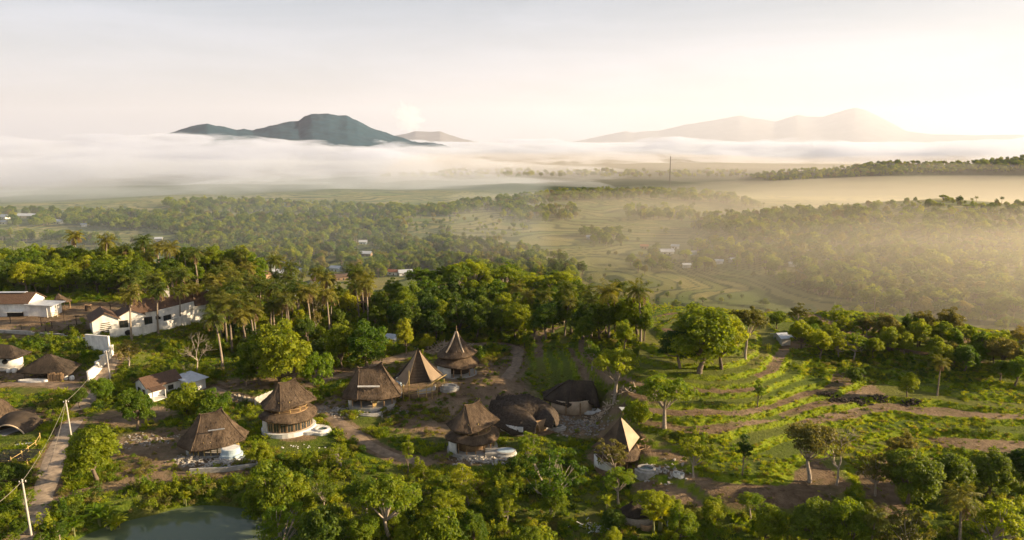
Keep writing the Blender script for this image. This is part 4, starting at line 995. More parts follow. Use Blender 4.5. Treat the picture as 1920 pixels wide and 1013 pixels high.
pbox(Cv, 'yellow_board', 'yellowwood', (1.0, -3.2, 1.4), (0.8, 0.08, 1.3), 0.5, 0.35)
pool(694, 774, 2.5, 1.6, 0.35, 0, 'grey unfinished plunge pool in front of the tall-roofed bungalow', 'grey', False)

# round tank of three rings below the long bungalow
tk = site('round_tank', 434, 858, 0, 'pale blue stepped round tank in front of the long bungalow', 'tank', 2.6); tk.scale = (0.82, 0.82, 0.8)
part(tk, 'upper_ring', 'blue', lambda b: disc(b, 1.95, 1.6, 0.9, 2.3, 30)); part(tk, 'lid', 'white', lambda b: disc(b, 1.75, 1.42, 2.25, 2.36, 30))
part(tk, 'middle_ring', 'blue', lambda b: disc(b, 2.35, 1.95, 0.3, 1.15, 30, 0.2, -0.2)); part(tk, 'lower_ring', 'white', lambda b: disc(b, 2.75, 2.3, -0.8, 0.45, 30, 0.3, -0.3))
rw = site('retaining_wall', 430, 884, 6, 'low grey retaining wall below the long bungalow', 'wall', 2.0)
part(rw, 'wall', 'grey', lambda b: (box(b, (-3.4, 0, 0), (6.0, 0.35, 1.6), 0.0), box(b, (3.2, 0.75, .3), (7.4, 0.35, 1.0), 0.2)))

# unfinished villa with boarding and scaffold
D = site('unfinished_villa', 784, 734, 4, 'unfinished villa with pale bare boarding on its roof and timber scaffold', 'villa', 6.5)
ap = (0.2, 0.6, 9.6)
def tri_face(b, a, c, d, n=8, ns=10, conc=0.3, th=0.14):
    a, c, d = (np.array(q, float) for q in (a, c, d)); t = np.linspace(0, 1, n)[:, None, None]; s = np.linspace(0, 1, ns)[None, :, None]
    base = a * (1 - t) + c * t; P = base * (1 - s) + d * s; P[:, :, 2] = base[:, :, 2] * (1 - ((1 - conc) * s + conc * s * s)[:, :, 0]) + d[2] * ((1 - conc) * s + conc * s * s)[:, :, 0]
    Q = P - np.array([0, 0, th]); f = grid_faces(n, ns); N = n * ns; b.add(np.concatenate([P.reshape(-1, 3), Q.reshape(-1, 3)]), np.concatenate([f, (f + N)[:, ::-1]]))
    for e0, e1 in ((P[0], Q[0]), (P[-1], Q[-1]), (P[:, 0], Q[:, 0])):
        k = np.arange(len(e0) - 1); b.add(np.concatenate([e0, e1]), np.stack([k, k + 1, k + 1 + len(e0), k + len(e0)], -1))
part(D, 'roof_left', 'darkthatch', lambda b: tri_face(b, (-5.6, 2.6, 2.4), (-5.2, -0.6, 3.0), ap))
part(D, 'roof_boarding', 'boarding', lambda b: tri_face(b, (-4.9, -1.0, 2.9), (-2.2, -3.2, 2.7), (-0.1, .5, 9.1)))
part(D, 'roof_right', 'thatch', lambda b: tri_face(b, (5.6, -0.4, 3.6), (5.0, 3.0, 3.2), ap))
part(D, 'roof_boarding', 'boarding', lambda b: tri_face(b, (3.0, -2.8, 3.2), (5.4, -0.6, 3.5), (0.4, .5, 9.2)))
part(D, 'roof_back', 'thatch', lambda b: tri_face(b, (5.0, 3.0, 3.2), (-5.6, 2.6, 2.4), ap))
part(D, 'gable_lining', 'darkwood', lambda b: tri_face(b, (-2.0, -2.2, 2.6), (2.8, -1.9, 2.9), (0.15, .6, 8.9), conc=0.1))
for k in range(9):
    z = 3.0 + k * 0.58; h = 2.3 * (1 - (z - 2.6) / 6.8); pbox(D, 'batten', 'darkwood', (0.2, -2.4 + (z - 2.6) * 0.42, z), (2 * h, 0.09, 0.12), 0.05)
for a_, b_ in (((-1.6, -4.6, -.3), (-1.5, -4.4, 6.2)), ((2.1, -4.8, -.6), (2.1, -4.6, 3.4)), ((-4.0, -3.8, -.3), (-4.0, -3.6, 3.4)), ((4.2, -3.2, -.3), (4.3, -3.0, 3.6)), ((5.6, -1.4, -.3), (5.7, -1.2, 3.2)), ((0.4, -4.8, -.3), (.4, -4.6, 3.2)), ((3.2, -4.2, -.5), (3.2, -4.1, 3.6)), ((-2.8, -4.3, -.3), (-2.8, -4.2, 3.2))):
    ppole(D, 'scaffold_pole', 'yellowwood', a_, b_, 0.09)
for a_, b_ in (((-5.6, -3.2, 2.3), (3.4, -4.6, 2.6)), ((-1.8, -4.6, 1.4), (5.8, -1.4, 2.3)), ((2.2, -4.7, 2.7), (6.2, -.6, 3.9)), ((-2.9, -4.3, 1.0), (4.3, -3.1, 1.2))):
    ppole(D, 'scaffold_rail', 'yellowwood', a_, b_, 0.08)
part(D, 'wall', 'blue', lambda b: arc_wall(b, 4.9, 4.0, math.pi * 0.7, math.pi * 1.25, -0.5, 3.0, 0.3, 16), True)
part(D, 'wall', 'grey', lambda b: arc_wall(b, 3.9, 3.2, math.pi * 1.5, math.pi * 1.95, -0.5, 1.6, 0.3, 12), True)
part(D, 'floor', 'soil', lambda b: disc(b, 4.6, 3.9, -0.9, 0.5, 28))
pool(843, 730, 1.7, 1.2, 0.9, 0, 'round grey plunge pool right of the scaffolded villa', 'grey', False)

# conical two-tier villa with finial
Ev = site('conical_villa', 857, 700, 0, 'conical two-tier thatched villa with a spike on top', 'villa', 6.5)
a12 = np.linspace(0, 2 * np.pi, 10, endpoint=False)
E1 = [(4.6 * math.cos(t), 4.3 * math.sin(t), 4.9 + 0.35 * math.cos(t)) for t in a12]; T1 = [(0.25 * math.cos(t), 0.25 * math.sin(t), 9.9) for t in a12]
r = thatch(Ev, 'upper_roof', 'thatch', E1, T1, 0.55, 0.3, 4, 10, smooth=True, seed=3)
for t in (4.05, 5.25):
    s8 = np.linspace(0.25, 1, 8); P_ = np.stack([(4.6 * (1 - s8) + .25 * s8) * math.cos(t), (4.3 * (1 - s8) + .25 * s8) * math.sin(t), 4.95 + 4.95 * (0.45 * s8 + 0.55 * s8 ** 2) + 0.1], 1)
    link('seam_board', (lambda q: (q.tube(P_, 0.2, 5), q.mesh('seam_board', M['newthatch'], True))[1])(MB()), r)
ppole(Ev, 'finial', 'wood', (0, 0, 9.6), (0, 0, 11.4), 0.10, 0.04)
O = [(5.2 * math.cos(t), 4.7 * math.sin(t), 2.7 + 0.3 * math.sin(2 * t)) for t in a12]; I = [(3.2 * math.cos(t), 2.9 * math.sin(t), 4.4) for t in a12]
thatch(Ev, 'lower_roof', 'thatch', O, I, -0.3, 0.3, 3, 7, smooth=True, open_top=True, seed=4)
part(Ev, 'wall', 'white', lambda b: arc_wall(b, 4.5, 4.0, math.pi * 0.5, math.pi * 1.42, -0.6, 2.9, 0.3, 22), True)
for k in range(9): t = 2 * math.pi * k / 9; ppole(Ev, 'post', 'wood', (3.1 * math.cos(t), 2.8 * math.sin(t), 4.2), (3.2 * math.cos(t), 2.9 * math.sin(t), 5.4), 0.11)
for t in (4.6, 5.0, 5.5, 5.95): ppole(Ev, 'post', 'wood', (4.3 * math.cos(t), 3.8 * math.sin(t), -.2), (4.3 * math.cos(t), 3.8 * math.sin(t), 3.1), 0.13)
part(Ev, 'room_core', 'darkwood', lambda b: disc(b, 2.6, 2.2, 0, 4.5, 20, 0.3, 0.6)); part(Ev, 'floor', 'grey', lambda b: disc(b, 4.6, 4.1, -0.9, 0.25, 26))

# two dark leaf-shaped roofs
def lobe(b, path, width, heights, drop, n=18, nv=13, th=0.3):
    P = smooth_path(np.array(path, float), 6); k = len(P); t = np.linspace(0, 1, k)
    wdt = np.interp(t, *width); hh = np.interp(t, *heights); T_ = np.gradient(P, axis=0); T_ /= np.linalg.norm(T_, axis=1, keepdims=True); Nn = np.stack([-T_[:, 1], T_[:, 0]], 1)
    v = np.linspace(-1, 1, nv)
    X = P[:, None] + Nn[:, None] * (v[None, :, None] * wdt[:, None, None]); Z = hh[:, None] - drop * np.abs(v[None]) ** 1.7 * (0.4 + 0.6 * wdt / wdt.max())[:, None]
    V = np.concatenate([X, Z[:, :, None]], -1).reshape(-1, 3); f = grid_faces(k, nv)[:, ::-1]; N = k * nv
    b.add(np.concatenate([V, V - np.array([0, 0, th])]), np.concatenate([f, (f + N)[:, ::-1]]))
    per = np.array([i * nv for i in range(k)] + [(k - 1) * nv + j for j in range(1, nv)] + [i * nv + nv - 1 for i in range(k - 2, -1, -1)] + [j for j in range(nv - 2, 0, -1)]); nx = np.roll(per, -1)
    b.add(np.concatenate([V, V - np.array([0, 0, th])]), np.stack([per, nx, nx + N, per + N], -1))
darkflat = mat('dark_fibre_roof', (0.085, 0.068, 0.055), var=0.6, scale=2.2, bump=0.6, stretch=(1, 1, 3), rough=1.0, spec=0.03)
def lobe_straw(roof, seed):
    me = roof.data; g = np.random.default_rng(seed); n = 1100; co = np.zeros(len(me.vertices) * 3, np.float32); me.vertices.foreach_get('co', co); co = co.reshape(-1, 3)
    fi = g.integers(0, len(me.polygons) // 3, n); C = np.array([tuple(me.polygons[int(i)].center) for i in fi]); N = np.array([tuple(me.polygons[int(i)].normal) for i in fi]); N *= np.sign(N[:, 2:3] + 1e-6)
    D = np.stack([N[:, 0], N[:, 1], -np.ones(n) * .4], 1) + g.normal(size=(n, 3)) * .2; b = MB(); b.leaves(C + N * .05 + g.normal(size=(n, 3)) * .12, N + g.normal(size=(n, 3)) * .2, D, g.uniform(.35, .8, n), g.uniform(.06, .16, n), -.1)
    tag(link('straw', b.mesh('straw', M['darkthatch']), roof), kind='stuff')
G = site('curved_roof_villa', 988, 803, 0, 'villa with a sweeping dark leaf-shaped roof', 'villa', 7.5); G.scale = (1.16, 1.16, 1.1)
part(G, 'roof_lobe', darkflat, lambda b: lobe(b, [(-6.0, 2.6), (-3.2, 1.0), (-0.5, -1.2), (1.6, -3.6)], ([0, .25, .7, 1], [1.2, 3.6, 3.0, 0.5]), ([0, .4, 1], [4.2, 4.6, 2.6]), 3.4), True); lobe_straw([o for o in COL.objects if o.parent == G][-1], 1)
part(G, 'roof_lobe', darkflat, lambda b: lobe(b, [(-5.2, 3.4), (-1.5, 2.2), (2.6, 1.2), (4.4, -2.8)], ([0, .3, .7, 1], [1.0, 3.4, 3.3, 0.3]), ([0, .45, 1], [4.6, 5.5, 2.9]), 3.0), True); lobe_straw([o for o in COL.objects if o.parent == G and o.name.startswith('roof_lobe')][-1], 2)
part(G, 'wall', 'white', lambda b: arc_wall(b, 4.6, 3.6, math.pi * 0.9, math.pi * 1.45, -0.8, 1.7, 0.3, 16), True)
part(G, 'wall', 'white', lambda b: arc_wall(b, 3.8, 2.6, math.pi * 1.5, math.pi * 1.98, -0.8, 2.3, 0.3, 16), True)
part(G, 'arch_trim', 'wood', lambda b: arc_wall(b, 3.95, 2.75, math.pi * 1.62, math.pi * 1.8, -0.5, 2.5, 0.1, 8), True)
part(G, 'floor', 'soil', lambda b: disc(b, 5.0, 3.8, -1.0, 0.2, 26))
pool(1042, 805, 1.55, 0.95, 0.75, 0, 'grey oval plunge pool beside the dark leaf-shaped roof', 'grey', True)

Hh = site('dark_roof_villa', 1072, 768, 0, 'small villa with dark thatch hipped roof above a tan wall', 'villa', 6.0); Hh.scale = (1.2, 1.2, 1.15)
EH = [(4.5, -2.6, 1.6), (4.6, 2.4, 2.2), (1.5, 3.2, 2.6), (-2.6, 3.2, 2.6), (-5.0, 2.2, 2.4), (-5.0, -0.6, 2.3), (-1.0, -3.0, 1.9), (2.0, -1.4, 2.5)]
TH = [(3.6, .6, 5.2), (3.6, .6, 5.2), (2, .6, 5.3), (0, .6, 5.3), (-.4, .6, 5.4), (-.4, .6, 5.4), (0.2, .6, 5.3), (2, .6, 5.3)]
r = thatch(Hh, 'roof', 'darkthatch', EH, TH, -0.2, 0.3, 5, 9, seed=9); hip_lines(r, EH[5:8], TH[5:8], -0.2, 'darkthatch', 0.14)
part(Hh, 'wall', mat('tan_render', (0.50, 0.38, 0.26), scale=0.8, bump=0.1), lambda b: arc_wall(b, 3.6, 2.6, 0, 2 * math.pi, -0.8, 2.4, 0.3, 26), True)
ppole(Hh, 'post', 'wood', (-1.2, -2.75, -.2), (-1.2, -2.7, 2.2), 0.13); ppole(Hh, 'post', 'wood', (1.2, -2.8, -.2), (1.2, -2.7, 2.3), 0.13)
pbox(Hh, 'leaning_sheet', 'white', (4.2, -2.6, 0.5), (0.1, 1.4, 1.3), 0.4, 0.6)
pool(1108, 773, 1.9, 0.95, 0.55, 0, 'white oval plunge pool beside the small dark hipped roof', 'white', False)

Iv = site('pointed_villa', 1156, 872, 0, 'villa with a sharply pointed roof whose right face is pale', 'villa', 6.0)
api = (0.6, 0.8, 8.4)
part(Iv, 'pale_roof_face', 'paleboard', lambda b: tri_face(b, (1.7, -2.2, 3.6), (4.0, 1.2, 4.6), api, conc=-0.1))
part(Iv, 'roof_left', 'thatch', lambda b: tri_face(b, (-4.4, 0.8, 3.0), (-1.2, -2.0, 3.4), api)); part(Iv, 'roof_front', 'darkthatch', lambda b: tri_face(b, (-1.2, -2.0, 3.4), (1.7, -2.2, 3.6), api))
part(Iv, 'roof_back', 'thatch', lambda b: (tri_face(b, (4.0, 1.2, 4.6), (0.2, 4.0, 3.4), api), tri_face(b, (0.2, 4.0, 3.4), (-4.4, 0.8, 3.0), api)))
aI = np.linspace(0, 2 * np.pi, 10, endpoint=False)
thatch(Iv, 'lower_roof', 'thatch', [(4.2 * math.cos(t) + .2, 3.7 * math.sin(t), 2.3) for t in aI], [(2.6 * math.cos(t) + .2, 2.2 * math.sin(t), 3.6) for t in aI], -0.3, 0.28, 3, 6, smooth=True, open_top=True, seed=8)
part(Iv, 'wall', 'white', lambda b: arc_wall(b, 3.9, 3.2, math.pi * 0.75, math.pi * 1.4, -0.8, 2.4, 0.3, 16), True); part(Iv, 'room_core', 'wood', lambda b: disc(b, 2.4, 2.0, -.4, 3.4, 18))
for t in (4.5, 4.8, 5.1, 5.5, 5.9): ppole(Iv, 'post', 'wood', (3.6 * math.cos(t), 3.0 * math.sin(t), -.4), (3.6 * math.cos(t), 3.0 * math.sin(t), 2.7), 0.13)
part(Iv, 'terrace', 'soil', lambda b: disc(b, 4.6, 3.4, -1.0, 0.25, 26, 0.8, -.6))
pool(1212, 884, 1.45, 1.15, 0.7, -10, 'white oval plunge pool right of the pointed villa', 'grey', True)

J = site('lowest_hut', 1200, 978, 0, 'half-built round-walled hut hidden under the dark spreading tree', 'hut', 3.0); J.scale = (.72, .72, .62)
part(J, 'wall', 'stone', lambda b: arc_wall(b, 3.4, 2.4, math.pi * 0.6, math.pi * 1.75, -0.6, 1.9, 0.28, 18), True); part(J, 'wall', 'wood', lambda b: arc_wall(b, 1.2, 1.0, math.pi, math.pi * 2, -0.6, 1.2, 0.15, 10, 0.8, -2.6), True)
aJ = np.linspace(0, 2 * np.pi, 8, endpoint=False)
thatch(J, 'roof', 'darkthatch', [(3.2 * math.cos(t) - 1, 2.6 * math.sin(t) + .6, 2.2) for t in aJ], [(.2 * math.cos(t) - 1.6, .2 * math.sin(t) + .8, 4.6) for t in aJ], 0.3, 0.25, 3, 7, smooth=True, seed=12)
part(J, 'floor', 'soil', lambda b: disc(b, 3.2, 2.2, -.7, 0.1, 20))
pj = site('plunge_pool', 1258, 975, -8, 'white half-oval plunge pool at the lowest hut', 'pool', 2.4)
part(pj, 'rim', 'white', lambda b: (arc_wall(b, 2.0, 1.35, math.pi * 1.45, math.pi * 2.6, -.6, 1.0, 0.3, 24), arc_wall(b, 2.35, 1.7, math.pi * 1.4, math.pi * 2.2, -.6, 0.6, 0.4, 20), box(b, (-.3, 0.0, .4), (0.3, 2.4, 1.6), 0.1)))
part(pj, 'water', 'water', lambda b: disc(b, 1.75, 1.1, -.5, .55, 24))
tank2 = site('grey_tank', 938, 853, 0, 'grey block tank with rounded end beside the open two-storey villa', 'tank', 3.0)
part(tank2, 'body', 'grey', lambda b: (disc(b, 1.8, 1.3, -.8, 0.85, 24, 1.0, 0), box(b, (-1.2, 0.1, 0), (3.0, 2.2, 1.5), 0.05))); part(tank2, 'rim', 'white', lambda b: arc_wall(b, 1.95, 1.45, math.pi * 1.1, math.pi * 2.3, -.8, 0.4, 0.25, 18, 1.0, 0)); part(tank2, 'cover', 'blue', lambda b: disc(b, 1.5, 1.0, .8, .9, 20, 1.0, 0))
# ------------------------------------------------------------------ roads and water
def strip(name, P, wd, m, lift=0.05, kind='structure', wob=0.25):
    P = smooth_path(P, 3); T_ = np.gradient(P, axis=0); T_ /= np.linalg.norm(T_, axis=1, keepdims=True); Nn = np.stack([-T_[:, 1], T_[:, 0]], 1)
    nv = 7; v = np.linspace(-1, 1, nv); g = np.random.default_rng(len(P))
    wv = wd / 2 * (1 + wob * vn(P[:, 0], P[:, 1], 5, 3) * 2)
    X = P[:, None] + Nn[:, None] * v[None, :, None] * wv[:, None, None]
    Z = H(X[..., 0], X[..., 1]) + lift * (1 - 0.9 * np.abs(v)[None] ** 3) - 0.06 * np.exp(-((np.abs(v) - 0.5) / 0.16) ** 2)[None]
    me = mesh_np(name, np.concatenate([X, Z[..., None]], -1).reshape(-1, 3), grid_faces(len(P), nv)[:, ::-1], M[m], smooth=True)
    return tag(link(name, me), kind=kind)
for k, (P, wd) in PATHW.items():
    if k in ('village_road', 'upper_road', 'back_track', 'lower_track', 'hut_path'):
        strip({'village_road': 'road', 'upper_road': 'road'}.get(k, 'track'), P, wd, 'road' if 'road' in k else 'track', 0.10)
def pond_water():
    a = np.linspace(0, 2 * np.pi, 48, endpoint=False); V = np.stack([POND[0] + 1.22 * POND[2] * np.cos(a), POND[1] + 1.22 * POND[3] * np.sin(a), 0 * a - 2.3], 1)
    m = bpy.data.materials.new('pond_water'); m.use_nodes = True; n = m.node_tree.nodes; p = n['Principled BSDF']
    p.inputs['Base Color'].default_value = (0.105, 0.135, 0.08, 1); p.inputs['Roughness'].default_value = 0.06; p.inputs['IOR'].default_value = 1.33
    z = n.new('ShaderNodeTexNoise'); z.inputs['Scale'].default_value = 1.1; z.inputs['Detail'].default_value = 3; b = n.new('ShaderNodeBump'); b.inputs['Strength'].default_value = 0.035
    tc = n.new('ShaderNodeTexCoord'); m.node_tree.links.new(tc.outputs['Object'], z.inputs['Vector']); m.node_tree.links.new(z.outputs['Fac'], b.inputs['Height']); m.node_tree.links.new(b.outputs[0], p.inputs['Normal'])
    me = bpy.data.meshes.new('pond'); me.from_pydata([tuple(v) for v in V], [], [tuple(range(48))]); me.materials.append(m)
    return tag(link('pond', me), kind='structure')
pond_water()

# ------------------------------------------------------------------ houses
def gable(e, x0, x1, y0, y1, z0, z1, zr, roof='tile', wall='white', along='x', over=0.5, th=0.16):
    """walls with gable ends and two roof slopes"""
    def walls(b):
        b.add([(x0, y0, z0), (x1, y0, z0), (x1, y1, z0), (x0, y1, z0), (x0, y0, z1), (x1, y0, z1), (x1, y1, z1), (x0, y1, z1)], [(0, 1, 5, 4), (1, 2, 6, 5), (2, 3, 7, 6), (3, 0, 4, 7)])
        if along == 'x':
            ym = (y0 + y1) / 2; b.add([(x0, y0, z1), (x0, y1, z1), (x0, ym, zr - .12), (x0, ym, zr - .12)], [(0, 2, 3, 1)]); b.add([(x1, y0, z1), (x1, y1, z1), (x1, ym, zr - .12), (x1, ym, zr - .12)], [(0, 1, 3, 2)])
        else:
            xm = (x0 + x1) / 2; b.add([(x0, y0, z1), (x1, y0, z1), (xm, y0, zr - .12), (xm, y0, zr - .12)], [(0, 1, 3, 2)]); b.add([(x0, y1, z1), (x1, y1, z1), (xm, y1, zr - .12), (xm, y1, zr - .12)], [(0, 2, 3, 1)])
    part(e, 'wall', wall, walls)
    for sg in (-1, 1):
        if along == 'x':
            ym = (y0 + y1) / 2; ye = y0 - over if sg < 0 else y1 + over; sl = (zr - z1) / ((y1 - y0) / 2); zl = z1 - over * sl
            V = [(x0 - over, ye, zl), (x1 + over, ye, zl), (x1 + over, ym, zr), (x0 - over, ym, zr)]
        else:
            xm = (x0 + x1) / 2; xe = x0 - over if sg < 0 else x1 + over; sl = (zr - z1) / ((x1 - x0) / 2); zl = z1 - over * sl
            V = [(xe, y0 - over, zl), (xe, y1 + over, zl), (xm, y1 + over, zr), (xm, y0 - over, zr)]
        V = np.array(V, float); W_ = V + np.array([0, 0, th]); f = [(0, 1, 2, 3), (4, 7, 6, 5), (0, 4, 5, 1), (1, 5, 6, 2), (2, 6, 7, 3), (3, 7, 4, 0)]
        part(e, 'roof_slope', roof, lambda b: b.add(np.concatenate([V, W_ + np.array([0, 0, 0.02])]), f))
def window(e, c, wd, h, face='y', m='darkwood'):
    s = (wd, 0.14, h) if face == 'y' else (0.14, wd, h)
    o = pbox(e, 'window', m, c, s); s2 = (wd * .42, 0.17, h * .86) if face == 'y' else (0.17, wd * .42, h * .86)
    for k in (-1, 1):
        q = (c[0] + k * wd * .24, c[1], c[2]) if face == 'y' else (c[0], c[1] + k * wd * .24, c[2]); pbox(o, 'pane', 'glass', q, s2)

def yaw(p, q): d = g1(*q) - g1(*p); return math.degrees(math.atan2(d.y, d.x))
W1 = site('long_white_house', 285, 606, yaw((200, 618), (385, 604)), 'long white house with brown tiled roofs behind the palms', 'house', 12); W1.scale = (1.05, 1, 1.2)
gable(W1, -4.5, 15, -1.5, 6, -1.5, 3.4, 5.6, along='x')
gable(W1, -14, -8.2, -4.5, 4.5, -1.5, 3.0, 4.5, along='y')
gable(W1, -8.0, -2.2, -2.8, 3.5, -1.5, 3.0, 4.3, along='y')
pbox(W1, 'end_wall', 'white', (15.6, 1.5, 2.0), (0.5, 9.5, 7.0)); pbox(W1, 'parapet', 'white', (6.0, -2.1, 3.0), (9.0, 0.3, 1.6), 0, -0.12)
for k in range(6): pbox(W1, 'louvre', 'darkwood', (-11.1, -4.62, 0.2 + 0.42 * k), (2.6 - 0.25 * abs(k - 2), 0.1, 0.16))
window(W1, (-6.9, -2.85, 0.9), 2.0, 2.3); window(W1, (-1.0, -1.55, 0.8), 1.9, 2.2); window(W1, (3.6, -1.55, 0.9), 1.9, 2.0); pbox(W1, 'vent', 'dark', (1.4, -1.56, 1.4), (1.2, 0.12, 0.8))
pbox(W1, 'water_tank_stand', 'grey', (4.5, 2.5, 6.4), (1.4, 1.4, 2.0))
def wall_run(name, pts, h, th, label, m='white', cap=True, step=0.0, base=-0.8):
    """a straight-sided wall following the ground through pixel points; each bay and its coping are parts"""
    P = [g1(*p) for p in pts]; c = sum(P, Vector()) / len(P); e = tag(empty(name, P[0]), label, 'wall')
    for i, (a, b) in enumerate(zip(P[:-1], P[1:])):
        d = b - a; L_ = math.hypot(d.x, d.y); rz = math.atan2(d.y, d.x); m_ = (a + b) / 2 - P[0]; zt = max(a.z, b.z) - P[0].z + h - 0 * step
        zb = min(a.z, b.z) - P[0].z + base; pbox(e, 'wall_bay', m, (m_.x, m_.y, (zt + zb) / 2), (L_ + 0.002 * i, th, zt - zb), rz)
        if cap: pbox(e, 'coping', m, (m_.x, m_.y, zt + 0.06), (L_ + 0.12 + 0.002 * i, th + 0.14, 0.14), rz)
    return e
PW = wall_run('compound_wall', [(207, 634), (268, 629), (312, 618), (352, 609), (392, 600)], 2.3, 0.3, 'white compound wall with a round opening in front of the long white house', base=-2.5)
pr = g1(241, 632) - g1(207, 634)
part(PW, 'round_window', 'dark', lambda b: b.tube(np.array([(pr.x, pr.y - .36, 1.2), (pr.x, pr.y - .355, 1.2), (pr.x, pr.y + 0.3, 1.2)]), [0.01, 0.7, 0.7], 18))
PB2 = wall_run('retaining_block', [(164, 658), (207, 662)], 4.2, 0.5, 'tall plain white retaining wall at the compound corner')
ST = wall_run('stepped_wall', [(213, 664), (206, 673), (198, 682), (190, 692), (181, 703), (166, 716)], 2.3, 0.3, 'stepped white boundary wall running down beside the road')
wall_run('low_kerb_wall', [(-30, 622), (60, 628), (120, 634), (166, 642)], 0.6, 0.4, 'low pale wall along the front edge of the compound yard', 'grey')
W2 = site('white_hall', 22, 592, 2, 'large white building with brown roof at the left edge', 'house', 11)
gable(W2, -14, 5.5, -1, 7, -1, 4.0, 6.2, along='x'); pbox(W2, 'annex', 'white', (9.0, 1.0, 1.0), (6.6, 5.2, 4.4)); pbox(W2, 'annex_roof', 'tin', (9.4, 0.8, 3.5), (8.4, 6.4, 0.18), 0, 0.05)
pbox(W2, 'ridge_sheet', 'tin', (-4, 3.0, 6.35), (14, 1.6, 0.12)); pbox(W2, 'window_band', 'dark', (1.8, -1.05, 0.6), (4.6, 0.14, 1.4)); pbox(W2, 'canopy', 'white', (1.8, -1.6, 1.5), (5.2, 1.2, 0.12))
for k in range(3): ppole(W2, 'porch_post', 'white', (11.6 + k * 1.1, -2.2 + k * .5, -1), (11.6 + k * 1.1, -2.2 + k * .5, 3.3), 0.1)
for k in range(3): pbox(W2, 'rail', 'yellowwood', (13.0, -1.6, 0.2 + k * 0.5), (2.8, 0.1, 0.1), 0.4)
gz = site('thatched_gazebo', 117, 580, 0, 'small thatched gazebo beside the large white building', 'gazebo', 2.5)
thatch(gz, 'roof', 'thatch', [(2.2, -1.8, 2.4), (2.2, 1.8, 2.4), (-2.2, 1.8, 2.4), (-2.2, -1.8, 2.4)], [(-.6, 0, 4.9), (-.6, 0, 4.9), (-.8, 0, 4.9), (-.8, 0, 4.9)], 0.3, 0.2, 4, 6)
for sx in (-1.6, 1.6):
    for sy in (-1.3, 1.3): ppole(gz, 'post', 'wood', (sx, sy, -.3), (sx, sy, 2.6), 0.12)
S1 = site('small_white_house', 290, 737, -38, 'small white gabled house with a brown roof and corner porch', 'house', 5)
gable(S1, -2.9, 2.6, -2.6, 4.6, -0.6, 2.6, 4.1, along='y', over=0.45)
pbox(S1, 'door', 'darkwood', (0.9, -2.66, 0.75), (1.0, 0.1, 2.0)); window(S1, (-1.2, -2.62, 1.3), 1.2, 1.0); pbox(S1, 'porch_roof', 'tile', (3.9, -1.2, 2.35), (2.6, 3.0, 0.14), 0, 0.14)
for sy in (-2.5, 0.1): ppole(S1, 'porch_post', 'white', (4.9, sy, -.4), (4.9, sy, 2.2), 0.1)
pbox(S1, 'porch_floor', 'white', (3.8, -1.2, -.1), (2.6, 3.2, 0.3)); window(S1, (2.64, 2.4, 1.3), 1.2, 1.0, 'x')
S2 = site('tin_shed', 358, 728, -30, 'white shed with a pale tin roof beside the small white house', 'shed', 4)
pbox(S2, 'wall', 'white', (0, 0, 1.0), (5.4, 3.8, 2.8)); pbox(S2, 'roof_sheet', 'tin', (0, 0, 2.62), (6.6, 5.0, 0.12), 0, 0.06); pbox(S2, 'door', 'darkwood', (-1.4, -1.95, 0.7), (0.9, 0.08, 1.9)); pbox(S2, 'window', 'dark', (1.0, -1.94, 1.3), (1.0, 0.08, 0.7))

# huts on the left
K = site('round_window_hut', 14, 684, -4, 'white hut with a round window and grey thatch at the left edge', 'hut', 5)
thatch(K, 'roof', 'darkthatch', [(4.6, -2.6, 2.5), (4.6, 2.6, 2.6), (-5, 3, 2.6), (-5, -3, 2.4)], [(1.6, 0, 5.0), (1.6, 0, 5.0), (-3, 0, 5.4), (-3, 0, 5.4)], 0.3, 0.3, 6, 7)
part(K, 'wall', 'white', lambda b: arc_wall(b, 3.6, 2.2, math.pi * 1.25, math.pi * 2.3, -.5, 2.8, 0.3, 14, 0, 0.2), True)
part(K, 'round_window', 'dark', lambda b: b.tube(np.array([(1.27, -2.2, 1.4), (1.268, -2.19, 1.4), (1.1, -1.6, 1.4)]), [0.01, 0.6, 0.6], 16)); part(K, 'floor', 'grey', lambda b: disc(b, 4, 2.6, -.8, 0.1, 20))
Lb = site('thatched_barn', 92, 708, 2, 'wide low dark thatched barn with an open front', 'barn', 6.5)
thatch(Lb, 'roof', 'darkthatch', [(6.2, -2.4, 1.4), (5.8, 3.4, 2.2), (-5.6, 3.4, 2.2), (-6.2, -2.0, 2.0)], [(0.8, 0.4, 5.6), (0.8, 0.6, 5.6), (-.4, 0.6, 5.7), (-.4, 0.4, 5.7)], 0.05, 0.3, 7, 8)
part(Lb, 'back_wall', 'darkwood', lambda b: box(b, (0, 1.6, 1.2), (8.6, 0.25, 3.0)))
for sx in (-4.6, -1.5, 1.6, 4.2): ppole(Lb, 'post', 'darkwood', (sx, -1.6, -.4), (sx, -1.5, 2.6), 0.14)
ts = site('timber_stack', 106, 714, 0, 'leaning brown timber boards in front of the dark barn', 'timber', 2)
for k in range(7): pbox(ts, 'board', 'wood', (-1.6 + k * 0.55, -.2 + 0.1 * (k % 3), 0.85), (0.46, 0.09, 1.9 + 0.25 * (k % 3)), 0.05 * k, 0.08)
ring = site('white_basin', 62, 716, 0, 'long white unfinished basin on the ground before the dark barn', 'basin', 2.5)
part(ring, 'rim', 'white', lambda b: arc_wall(b, 3.4, 0.95, 0, 2 * math.pi, -.3, 0.45, 0.35, 30)); part(ring, 'floor', 'grey', lambda b: disc(b, 3.1, .7, -.3, 0.1, 26))
